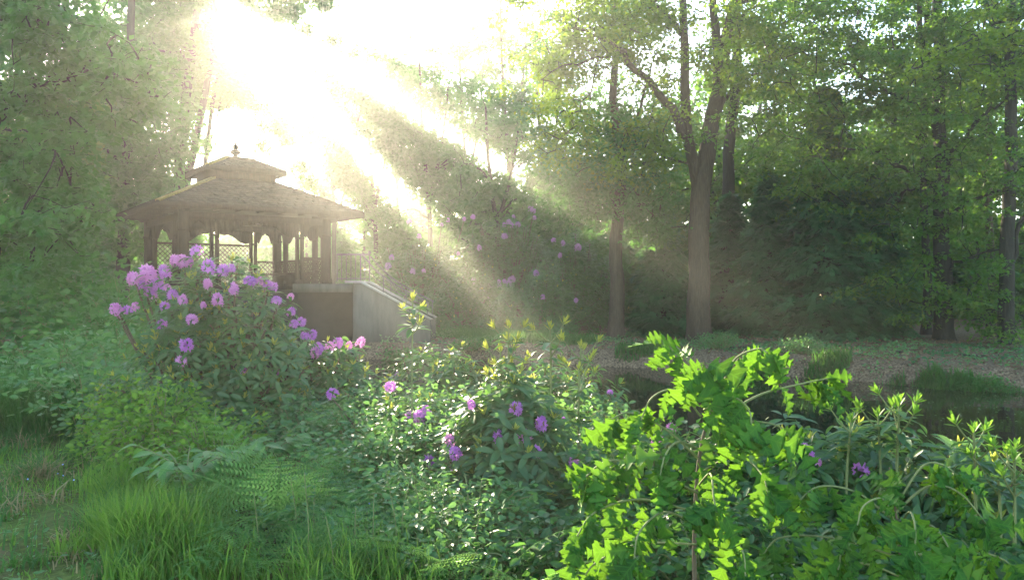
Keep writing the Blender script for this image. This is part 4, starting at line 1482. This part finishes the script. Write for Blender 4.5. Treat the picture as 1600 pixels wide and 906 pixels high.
GC2 = [(1050, 5.5, .5, .72, 1100, 'screening the near shore behind the oak stem'), (1125, 5.7, .5, .66, 1100, 'at the near shore beyond the oak stem'), (980, 5.3, .5, .66, 1100, 'between violet rhododendron and near shore'), (1210, 5.5, .5, .6, 1000, 'at the near shore before the dark water'), (930, 4.3, .45, .40, 900, 'left of the oak stem'), (1010, 4.6, .5, .42, 1000, 'behind the oak stem'), (1100, 4.2, .5, .40, 1000, 'under the oak crown'), (1190, 4.5, .5, .42, 1000, 'between the oak saplings and the water'), (1270, 4.1, .5, .36, 1000, 'between the two oak stems'),
       (1360, 4.3, .5, .36, 1000, 'beneath the pale stems'), (1450, 4.2, .5, .34, 1000, 'below the sturdy single stem'), (1540, 4.2, .5, .34, 1000, 'under the thick lime shoots'), (1600, 4.8, .5, .4, 900, 'at the end of the pond edge'), (860, 4.4, .45, .34, 900, 'at the foot of the violet rhododendron\'s right side')]
for px, d, r, h, n, where in GC2:
    p = P(px, 600, d)
    leafy_shrub('undergrowth_shrub', 'low dark leafy undergrowth ' + where, (p[0], p[1]), (r, r * .85), h, n, .075, M_LAUREL2, OVAL, .65, group='dark undergrowth shrubs', stems=40)
for px, d, r, h, n, where in GC:
    p = P(px, 600, d)
    leafy_shrub('ground_cover_shrub', 'low shrub of small pale oval leaves ' + where, (p[0], p[1]), (r, r * .85), h, n, .056, M_COVER, OVAL, .72, group='low pale leaved shrubs', stems=46)

# lime and dark shrubs on the left
for px, d, r, h, n, lf, mat, lab in (
        (250, 6.9, .55, .85, 1700, .058, M_LIME, 'lime green leafy shrub in front of the big flowering rhododendron'),
        (210, 7.6, .6, .75, 1600, .055, M_LIME, 'yellow green shrub beside the tall grass'),
        (330, 6.4, .5, .62, 1300, .055, M_LIME, 'small lime shrub above the big leaved seedling'),
        (140, 8.8, .9, .85, 1500, .085, M_COVER, 'mid green shrub between tall grass and the flowers'),
        (90, 10.5, 1.0, 1.05, 1500, .10, M_COVER, 'pale topped shrub beside the grass path'),
        (180, 10.0, .9, 1.25, 1500, .095, M_COVER, 'bushy shrub under the left flower heads'),
        (200, 13.5, 1.1, 1.75, 2000, .13, M_BROAD, 'round green bush left of the gazebo posts'),
        (150, 16.0, 1.5, 2.3, 2400, .16, M_BROAD, 'dark bush beneath the leafy tree'),
        (60, 18.0, 1.8, 2.2, 2400, .18, M_BROAD, 'dark bush behind the path shrub'),
        (235, 19.0, 1.3, 1.9, 3000, .10, M_BROAD, 'dim bush touching the left gazebo posts'),
        (690, 22.4, .8, .75, 1800, .08, M_COVER, 'fluffy green shrub at the foot of the stair wall'),
        (628, 23.0, .6, .45, 900, .08, M_BROAD, 'small dark shrub against the middle of the stair wall'),
        (740, 23.2, .7, .4, 900, .07, M_BROAD, 'low shrub in the grass right of the fluffy one'),
        (930, 20.5, .6, .5, 900, .06, M_COVER, 'small pale shrub on the far bank near the leaning trunk'),
        (1125, 21.5, .7, .5, 900, .06, M_COVER, 'small green plant clump below the forked trunk'),
        (1260, 19.5, .6, .45, 900, .06, M_COVER, 'low plant clump on the bank before the tall conifer'),
        (1540, 16.2, .6, .5, 900, .06, M_BROAD, 'dark low plant at the water margin under the beech')):
    p = P(px, 600, d)
    leafy_shrub('leafy_shrub', lab, (p[0], p[1]), (r, r * .8), h, n, lf, mat, OVAL if d < 12 else DIAW, .6, group=None, stems=40 if d < 12 else 60)


# ------------------------------------------------------------------ big-leaved seedling
def seedling(px, d, h, label, n_br=9):
    p = P(px, 700, d)
    z0 = float(gz(p[0], p[1]))
    root = thing('laurel_seedling', label, 'plant', (p[0], p[1], z0))
    st = Acc()
    for i in range(n_br):
        a = i * 2.4
        e = np.array([math.cos(a) * .32, math.sin(a) * .28, h * rng.uniform(.75, 1.1)])
        pts = smooth_path([(0, 0, 0), np.array([e[0] * .25, e[1] * .25, e[2] * .7]), e], 5)
        st.tube(pts, np.linspace(.008, .004, len(pts)), 5)
        dr = nrm(np.array([math.cos(a), math.sin(a), .1]))
        sidev = np.array([-math.sin(a), math.cos(a), 0])
        for j in range(8):
            t = .45 + .55 * (j + 1) / 8
            c = pts[int(t * (len(pts) - 1))]
            s = 1 if j % 2 else -1
            ld = nrm(dr * .7 + sidev * s * (.9 if j < 7 else 0) + np.array([0, 0, .05 - .1 * rng.random()]))
            R = frames(ld[None], nrm(np.array([rng.normal() * .25, -.2, 1]))[None])[0]
            place('leaf', ME_LAUREL[random.randrange(3)], root, c, R, rng.uniform(.13, .19))
    st.build('stem', M_GTWIG, root, True)


seedling(290, 5.6, .50, 'big leaved seedling spreading glossy leaves beside the grass')
seedling(345, 6.1, .46, 'second big leaved seedling behind the first near the lime shrub', 7)
seedling(420, 6.6, .45, 'big leaved seedling at the foot of the big rhododendron', 6)


# ------------------------------------------------------------------ oak saplings
def oak(label, base_px, d, branches, extra_leaves=0):
    b = P(base_px, 800, d)
    z0 = float(gz(b[0], b[1]))
    B = np.array([b[0], b[1], z0])
    root = thing('oak_sapling', label, 'sapling', tuple(B))
    for bi, (pts, r0, nl, size) in enumerate(branches):
        p = smooth_path(np.array([P(x, y, dd) for x, y, dd in pts]) - B, 6)
        a = Acc()
        a.tube(p, np.linspace(r0, .003, len(p)), 6)
        br = a.build('branch' if bi else 'stem', M_TWIG if bi == 0 else M_GTWIG, root, True)
        n = len(p)
        end = p[-1]
        fwd = nrm(p[-1] - p[-4])
        # a fan of leaves at the tip, then alternate leaves back along the branch
        for j in range(int(nl * 1.15)):
            tipfan = j < 6
            if tipfan:
                c = p[int((1 - .16 * (j / 5)) * (n - 1))] + rng.normal(size=3) * .012
                ang = (j - 2.5) * .62 + rng.normal() * .3
            else:
                t = rng.uniform(.38, .97)
                c = p[int(t * (n - 1))] + rng.normal(size=3) * .01
                ang = rng.choice([-1, 1]) * rng.uniform(.6, 1.5)
            side = nrm(np.cross(fwd, np.array([0, 0, 1.0])) + 1e-6)
            hd = fwd * np.array([1, 1, .2]) * math.cos(ang) + side * math.sin(ang)
            out_ = nrm((c - np.array([0, .25, 0])) * np.array([1, 1, 0]) + np.array([0, -.12, 0]))
            dn = rng.uniform(.55, 1.6) if rng.random() < .8 else rng.uniform(-.1, .5)
            ld = nrm(nrm(hd) * .6 + out_ * .2 + np.array([0, 0, -dn]) + rng.normal(size=3) * .12)
            yaw = rng.normal() * .75
            ov = nrm(out_ + np.array([0, -.5, 0]))
            nv = np.array([ov[0] * math.cos(yaw) - ov[1] * math.sin(yaw), ov[0] * math.sin(yaw) + ov[1] * math.cos(yaw), .45 + .3 * rng.normal()])
            sz = size * rng.uniform(.6, 1.12)
            # petiole
            place('leaf', ME_OAK[random.randrange(6)], root, c, frames(ld[None], nv[None])[0], sz)
    return root


rng = np.random.default_rng(5)
D = 3.5
oak('red oak sapling with large lobed leaves and a sunlit yellow green crown', 1090, D, [
    ([(1090, 1000, D), (1085, 850, D), (1095, 700, D), (1130, 600, D), (1165, 545, D)], .012, 16, .20),
    ([(1130, 600, D), (1150, 560, D - .1), (1185, 545, D - .2), (1200, 552, D - .25)], .006, 9, .19),
    ([(1110, 650, D), (1090, 590, D), (1060, 545, D + .1), (1035, 530, D + .1)], .006, 12, .18),
    ([(1120, 620, D), (1100, 585, D - .2), (1100, 565, D - .35)], .006, 12, .20),
    ([(1105, 670, D), (1180, 620, D + .1), (1250, 600, D + .2), (1310, 588, D + .2)], .007, 16, .17),
    ([(1100, 690, D), (1160, 660, D - .1), (1215, 665, D - .2), (1240, 690, D - .2)], .006, 13, .17),
    ([(1095, 720, D), (1040, 670, D), (985, 645, D), (955, 655, D)], .006, 14, .17),
    ([(1090, 770, D), (1010, 730, D - .2), (950, 720, D - .3), (915, 745, D - .35)], .006, 16, .17),
    ([(1090, 800, D), (1000, 780, D - .3), (930, 800, D - .4), (900, 840, D - .45)], .006, 16, .17),
    ([(1090, 760, D), (1110, 740, D - .4), (1115, 775, D - .55), (1120, 800, D - .6)], .005, 14, .16),
    ([(1090, 740, D), (1150, 712, D - .2), (1190, 740, D - .4), (1200, 775, D - .5)], .005, 16, .16),
    ([(1090, 820, D), (1040, 800, D - .4), (1000, 830, D - .6), (990, 880, D - .65)], .005, 15, .16),
    ([(1090, 700, D), (1060, 690, D - .3), (1040, 710, D - .45), (1030, 750, D - .5)], .005, 14, .16),
    ([(1100, 640, D), (1140, 620, D - .3), (1170, 640, D - .4), (1175, 680, D - .45)], .005, 14, .18),
    ([(1090, 850, D), (1130, 830, D - .4), (1160, 860, D - .55), (1165, 900, D - .6)], .005, 13, .16),
    ([(1095, 650, D), (1060, 610, D - .1), (1020, 620, D - .2), (1000, 660, D - .2)], .005, 12, .16),
    ([(1090, 850, D), (1000, 850, D - .3), (930, 880, D - .4), (905, 920, D - .4)], .005, 14, .16)])
D = 3.4
oak('second oak sapling of deep green lobed leaves at the pond edge', 1420, D, [
    ([(1420, 1050, D), (1410, 900, D), (1400, 800, D), (1390, 730, D)], .010, 14, .16),
    ([(1400, 800, D), (1450, 760, D), (1500, 770, D - .1), (1550, 830, D - .15)], .006, 16, .17),
    ([(1405, 820, D), (1340, 770, D), (1280, 760, D), (1240, 790, D - .1)], .006, 16, .16),
    ([(1405, 850, D), (1450, 820, D - .2), (1480, 850, D - .35), (1490, 890, D - .4)], .005, 16, .16),
    ([(1405, 850, D), (1350, 830, D - .2), (1320, 850, D - .3), (1310, 890, D - .35)], .005, 15, .16),
    ([(1400, 790, D), (1440, 730, D), (1470, 725, D), (1500, 745, D)], .005, 14, .16),
    ([(1400, 820, D), (1380, 780, D - .2), (1350, 790, D - .35), (1340, 820, D - .4)], .005, 14, .15),
    ([(1405, 870, D), (1500, 860, D), (1560, 870, D), (1600, 900, D)], .005, 14, .16),
    ([(1405, 830, D), (1420, 800, D - .3), (1430, 820, D - .45), (1430, 870, D - .5)], .005, 14, .15),
    ([(1405, 870, D), (1300, 840, D + .1), (1220, 840, D + .1), (1190, 870, D + .1)], .005, 14, .15),
    ([(1405, 900, D), (1350, 880, D - .1), (1280, 890, D - .1), (1250, 920, D - .1)], .005, 13, .15)])


# ------------------------------------------------------------------ ferns
def frond_mesh(seed, droop=.35):
    """bracken frond: a rachis with narrowing pinnae, each cut into pinnules"""
    r = np.random.default_rng(seed)
    a = Acc()
    n = 15
    t = np.linspace(0, 1, n)
    pts = np.stack([.03 * np.sin(t * 3 + seed), t, .32 * t - (droop + .32) * t ** 2.2 * .9], 1)
    a.tube(pts, np.linspace(.008, .002, n), 3, .3)
    tg = nrm(np.gradient(pts, axis=0))
    for i in range(3, n):
        s = (i - 3) / (n - 4)
        L = .36 * (1 - s) ** .8 * min(1, .55 + s * 2.2) + .025
        for sd in (-1, 1):
            d0 = nrm(tg[i] * .45 + np.array([sd, 0, -.08 + r.normal() * .06]))
            m = 9
            for j in range(m):
                u = (j + .6) / m
                c = pts[i] + d0 * L * u + np.array([0, 0, -.10 * L * u * u])
                w = .17 * L * (1 - u * .85)
                for s2 in (-1, 1):
                    dd = nrm(tg[i] * s2 + d0 * .55)
                    q = c + dd * max(w, .012)
                    wd = d0 * L / m * .34
                    a.add(np.array([c - wd, c + wd, q + wd * .35, q - wd * .2]), [np.array([[0, 1, 2, 3]])], np.full(4, .25 * r.random() + .7 * ((i * 7 + (sd > 0) * 3) % 5) / 5))
    return a.mesh('frond', M_FERN)


FROND = [frond_mesh(s, dr) for s, dr in ((1, .3), (2, .45), (3, .2), (4, .6))]


def fern(px, d, n, L, label, az0=None, spread=6.283):
    p = P(px, 700, d)
    z0 = float(gz(p[0], p[1]))
    root = thing('fern', label, 'fern', (p[0], p[1], z0), 0, 'ferns')
    for i in range(n):
        az = (i / n) * spread + rng.normal() * .2 + (az0 if az0 is not None else 0)
        el = rng.uniform(.3, 1.05)
        dr = np.array([math.cos(az) * math.cos(el), math.sin(az) * math.cos(el), math.sin(el)])
        R = frames(dr[None], np.array([[-math.cos(az) * .6, -math.sin(az) * .6, 1]]))[0]
        place('frond', FROND[random.randrange(4)], root, (rng.normal() * .02, rng.normal() * .02, 0), R, L * rng.uniform(.8, 1.15))


for px, d, n, L, lab in ((360, 4.9, 8, .62, 'broad fern at the edge of the bright grass tuft'), (430, 5.2, 9, .66, 'big arching fern in the middle of the fern bed'), (500, 5.5, 8, .60, 'fern between the fern bed and thin stalks'),
                         (400, 5.8, 8, .6, 'fern under the big leaved seedling'), (560, 5.1, 7, .52, 'fern next to the thin stalks'), (470, 4.5, 8, .5, 'low fern at the front of the fern bed'), (590, 4.5, 7, .45, 'small fern among grass stalks'),
                         (640, 4.9, 6, .45, 'small fern below the ground cover'), (790, 4.3, 7, .42, 'small fern in front of the violet rhododendron'), (850, 4.1, 6, .4, 'pale fern by the left oak leaves'), (1230, 3.6, 6, .42, 'fern between the two oak saplings'),
                         (300, 5.4, 6, .45, 'fern half hidden in bright grass'), (545, 6.0, 7, .5, 'fern rising out of the pale ground cover'), (690, 4.3, 6, .4, 'fern at the front below the pale shrubs'), (530, 4.4, 7, .42, 'fern beside the lowest grass stalks')):
    fern(px, d, n, L * 1.4, lab)


# ------------------------------------------------------------------ grass
def blades(acc, x, y, h, w=.006, lean=.5, hv=.35):
    n = len(x)
    z = gz(x, y)
    H = h * rng.uniform(1 - hv, 1 + hv, n)
    az = rng.random(n) * 6.283
    d = np.c_[np.cos(az), np.sin(az)]
    ln = lean * rng.uniform(.2, 1.2, n)
    side = np.c_[-np.sin(az), np.cos(az)]
    W = w * rng.uniform(.7, 1.4, n)
    vs_ = []
    for t, ww in ((0, 1.0), (.4, .9), (.75, .6), (1.0, 0.0)):
        c = np.c_[x + d[:, 0] * ln * H * t ** 2, y + d[:, 1] * ln * H * t ** 2, z + H * (t - .35 * ln * t ** 2.5)]
        if ww > 0:
            o = np.c_[side * (W * ww)[:, None], np.zeros(n)]
            vs_ += [c - o, c + o]
        else:
            vs_ += [c]
    V = np.stack(vs_, 1).reshape(-1, 3)
    i = (np.arange(n) * 7)[:, None]
    q = np.concatenate([i + np.array([0, 1, 3, 2]), i + np.array([2, 3, 5, 4])])
    t3 = i + np.array([4, 5, 6])
    acc.add(V, [q, t3], np.repeat(rng.random(n), 7))


a = Acc()
# short lawn beside the camera path
n = 20000
x = rng.uniform(-9.5, 0.5, n)
y = rng.uniform(3.6, 15, n)
pxx = 800 + F * x / y
keep = (pxx < 420) & (vnoise(x, y, .8, 8) + rng.normal(size=n) * .35 > -.25)
blades(a, x[keep], y[keep], .05, .0045, 1.0)
g = a.build('lawn_grass', M_GRASS)
tag(g, 'short patchy lawn grass along the path on the left', 'grass', kind='stuff')
a = Acc()
for px, d, n, r, h in ((235, 4.75, 900, .26, .40), (190, 5.1, 350, .2, .30), (285, 4.6, 450, .2, .32), (130, 4.9, 160, .2, .16), (250, 4.4, 350, .3, .24), (320, 5.3, 250, .2, .34), (190, 6.2, 350, .3, .3), (270, 5.7, 250, .25, .3), (360, 4.4, 160, .2, .26), (520, 4.3, 200, .3, .32), (610, 4.25, 200, .3, .3), (470, 4.2, 120, .25, .2), (700, 4.1, 120, .3, .22), (100, 6.4, 160, .4, .14), (60, 7.4, 220, .5, .16)):
    p = P(px, 700, d)
    rr = r * rng.random(n) ** .6
    az = rng.random(n) * 6.283
    blades(a, p[0] + rr * np.cos(az), p[1] + rr * np.sin(az), h, .0042, .65)
g = a.build('grass_tuft', M_GRASS)
tag(g, 'bright tall grass tufts at the front of the fern bed', 'grass', kind='stuff')
a = Acc()
for px, d, n, r, h in ((30, 9.2, 3200, .55, .62), (80, 9.6, 2400, .5, .6), (-20, 8.6, 2600, .5, .6), (10, 10.8, 2200, .6, .7), (60, 8.6, 1600, .4, .45), (110, 8.8, 1000, .4, .4)):
    p = P(px, 700, d)
    rr = r * rng.random(n) ** .6
    az = rng.random(n) * 6.283
    blades(a, p[0] + rr * np.cos(az), p[1] + rr * np.sin(az), h, .0055, .6)
for px, d, n, r, h in ((1545, 15.9, 1600, .55, .5), (1500, 16.3, 900, .5, .35), (1380, 17.0, 600, .5, .3), (1290, 18.2, 700, .6, .3), (1180, 19.2, 500, .5, .25), (790, 25.2, 1800, 1.6, .3), (860, 23.5, 1800, 1.4, .3), (740, 26.8, 1500, 1.5, .35), (1000, 21.2, 600, .7, .22), (1440, 16.6, 700, .5, .3), (1590, 15.8, 900, .4, .4)):
    p = P(px, 600, d)
    rr = r * rng.random(n) ** .6
    az = rng.random(n) * 6.283
    blades(a, p[0] + rr * np.cos(az), p[1] + rr * np.sin(az) * .5, h, .011, .6)
g = a.build('rough_grass', M_GRASSD)
tag(g, 'dark rough grass beside the path and along the pond margin', 'grass', kind='stuff')

a = Acc()
n = 9000
x = rng.uniform(-9.5, 0.5, n)
y = 3.8 + rng.random(n) ** 1.4 * 9
pxx = 800 + F * x / y
k = (pxx < 380) & (vnoise(x, y, .55, 4) + rng.normal(size=n) * .3 > .05)
x, y = x[k], y[k]
n = len(x)
V, Pq, R = scatter(OVAL, np.c_[x, y, gz(x, y) + rng.uniform(.01, .06, n)], frames(rng.normal(size=(n, 3)) * np.array([1, 1, .3]), rng.normal(size=(n, 3)) * .35 + np.array([0, 0, 1])), .04 * rng.uniform(.6, 1.4, n))
a.add(V, Pq, R)
g = a.build('lawn_weeds', M_COVER)
tag(g, 'small flat weeds and clover growing through the patchy lawn', 'weeds', kind='stuff')

# rougher clumps in the lawn, with some dry straw
for nm, mat, lab, cnt, hh in (('rough_tuft', M_GRASSD, 'uneven dark grass clumps rising out of the lawn', 120, .15), ('dry_straw', M_STRAW, 'pale dry straw lying between the grass clumps', 60, .12)):
    a = Acc()
    for _ in range(cnt):
        px, d = rng.uniform(-10, 330), rng.uniform(4.3, 11)
        x, y = (px - 800) / F * d, d
        k = int(rng.integers(14, 46))
        blades(a, x + rng.normal(size=k) * .06, y + rng.normal(size=k) * .06, hh * rng.uniform(.6, 1.8), .0045, .9 if nm == 'rough_tuft' else 1.6)
    g = a.build(nm, mat)
    tag(g, lab, 'grass', kind='stuff')

# seedlings, ivy and weeds along the far bank
for nm, mat, T, n, sz, lab, cat in (('bank_herbs', M_COVER, OVAL, 9000, .085, 'patches of low green herbs along the far bank', 'herbs'), ('bank_ivy', M_DARK, OVAL, 6000, .10, 'dark ivy creeping round the tree feet on the far bank', 'ivy')):
    a = Acc()
    x = rng.uniform(-4, 15, n * 2)
    off = rng.random(n * 2) ** (1.2 if nm == 'bank_herbs' else .6) * 7
    y = np.interp(x, FAR_X, FAR_Y) + .25 + off
    k = vnoise(x, y, .9, 6 if nm == 'bank_herbs' else 9) + rng.normal(size=n * 2) * .2 > .25
    x, y = x[k][:n], y[k][:n]
    m = len(x)
    hgt = np.clip(vnoise(x, y, .9, 6), 0, 1) * .35 * rng.random(m) + .03
    V, Pq, R = scatter(T, np.c_[x, y, gz(x, y) + hgt], frames(rng.normal(size=(m, 3)) * np.array([1, 1, .4]), rng.normal(size=(m, 3)) * .4 + np.array([0, -.2, 1])), sz * rng.uniform(.6, 1.3, m))
    a.add(V, Pq, R)
    g = a.build(nm, mat)
    tag(g, lab, cat, kind='stuff')

# fallen sticks under the trees
for px, d, L in ((1010, 23.5, 1.2), (1160, 22.0, .9), (1300, 21.0, 1.4), (1420, 20.0, 1.0), (900, 25.0, 1.1), (1520, 19.5, .8)):
    p = P(px, 540, d)
    aa = rng.uniform(-.6, .6)
    pts = np.array([(t * L * math.cos(aa), t * L * math.sin(aa), 0) for t in (-.5, -.1, .2, .5)]) + rng.normal(size=(4, 3)) * .04
    pts[:, 2] = [float(gz(p[0] + q[0], p[1] + q[1])) + .025 for q in pts]
    st = Acc()
    st.tube(smooth_path(pts + np.array([p[0], p[1], 0]), 3), np.linspace(.03, .012, 10), 6)
    tag(st.build('fallen_stick', M_BARKD, None, True), 'fallen dark stick lying in the leaf litter on the far bank', 'stick', 'sticks on the far bank')

# thin upright stalks at the front
stalk_i = 0
for px, d, h in ((478, 4.4, .62), (455, 4.7, .5), (490, 4.8, .45), (618, 4.5, .62), (632, 4.6, .6), (655, 4.6, .62), (560, 4.5, .4), (520, 4.3, .4), (690, 4.7, .52), (740, 4.5, .45), (410, 4.6, .45), (585, 4.4, .5)):
    p = P(px, 800, d)
    b = np.array([p[0], p[1], float(gz(p[0], p[1]))])
    root = thing('plant_stalk', 'thin upright green stalk standing among the ferns and grass', 'stalk', tuple(b), 0, 'thin stalks')
    s = Acc()
    s.tube(smooth_path([(0, 0, 0), (rng.normal() * .02, rng.normal() * .02, h * .5), (rng.normal() * .04, rng.normal() * .03, h)], 4), np.linspace(.005, .0025, 9), 5)
    s.build('stem', M_GTWIG, root, True)
    f = Acc()
    k = 16
    t = rng.uniform(.55, 1, k)
    ph = rng.random(k) * 6.28
    V, Pq, R = scatter(OVAL, np.c_[np.zeros(k), np.zeros(k), h * t], frames(np.c_[np.cos(ph), np.sin(ph), .6 * np.ones(k)], np.c_[np.zeros(k), np.zeros(k), np.ones(k)]), .035 * rng.uniform(.6, 1.2, k))
    f.add(V, Pq, R)
    f.build('foliage', M_COVER, root, kind='stuff')

# forget-me-nots in the grass
a = Acc()
n = 26
px = rng.choice([330, 380, 560, 120, 60, 420], n) + rng.normal(size=n) * 40
d = rng.uniform(4.6, 6.4, n)
x = (px - 800) / F * d
V, Pq, R = scatter(T_diamond(.5, .1), np.c_[x, d, gz(x, d) + rng.uniform(.06, .3, n)], frames(rng.normal(size=(n, 3)), np.tile([0, -.6, 1.], (n, 1))), np.full(n, .016))
a.add(V, Pq, R)
g = a.build('forget_me_not_blossom', M_BLUE)
tag(g, 'tiny blue blossoms sprinkled through the grass and ferns', 'flowers', kind='stuff')

# leaf litter on the far bank and floating leaves
a = Acc()
n = 9000
x = rng.uniform(-4, 16, n)
y = np.interp(x, FAR_X, FAR_Y) + rng.uniform(.2, 9, n)
V, Pq, R = scatter(DIAW, np.c_[x, y, gz(x, y) + .015], frames(rng.normal(size=(n, 3)) * np.array([1, 1, .25]), rng.normal(size=(n, 3)) * .3 + np.array([0, 0, 1])), .085 * rng.uniform(.6, 1.3, n))
a.add(V, Pq, R)
g = a.build('leaf_litter', M_LITTER)
tag(g, 'brown fallen leaves scattered over the far bank', 'leaves', kind='stuff')
a = Acc()
n = 500
x = rng.uniform(5, 14, n)
y = np.interp(x, FAR_X, FAR_Y) - rng.random(n) ** 1.6 * 6 - .2
V, Pq, R = scatter(DIAW, np.c_[x, y, np.full(n, WATER + .006)], frames(rng.normal(size=(n, 3)) * np.array([1, 1, .02]), np.tile([0, 0, 1.], (n, 1))), .06 * rng.uniform(.5, 1.2, n))
a.add(V, Pq, R)
g = a.build('floating_leaves', M_COVER)
tag(g, 'small leaves floating on the dark pond', 'leaves', kind='stuff')

# ------------------------------------------------------------------ the morning mist
a = Acc()
a.box((0, 50, 11.4), (150, 112, 13.5))
m, nt, bs, out = nodes_of('morning_mist')
nt.nodes.remove(bs)
pv = N(nt, 'ShaderNodeVolumePrincipled')
pv.inputs['Color'].default_value = (.99, .97, .93, 1)
pv.inputs['Density'].default_value = HAZE_DENSITY
pv.inputs['Anisotropy'].default_value = HAZE_G
nt.links.new(pv.outputs[0], out.inputs['Volume'])
h = a.build('haze', m)
tag(h, 'pale morning mist filling the air between the trees', 'mist', kind='stuff')
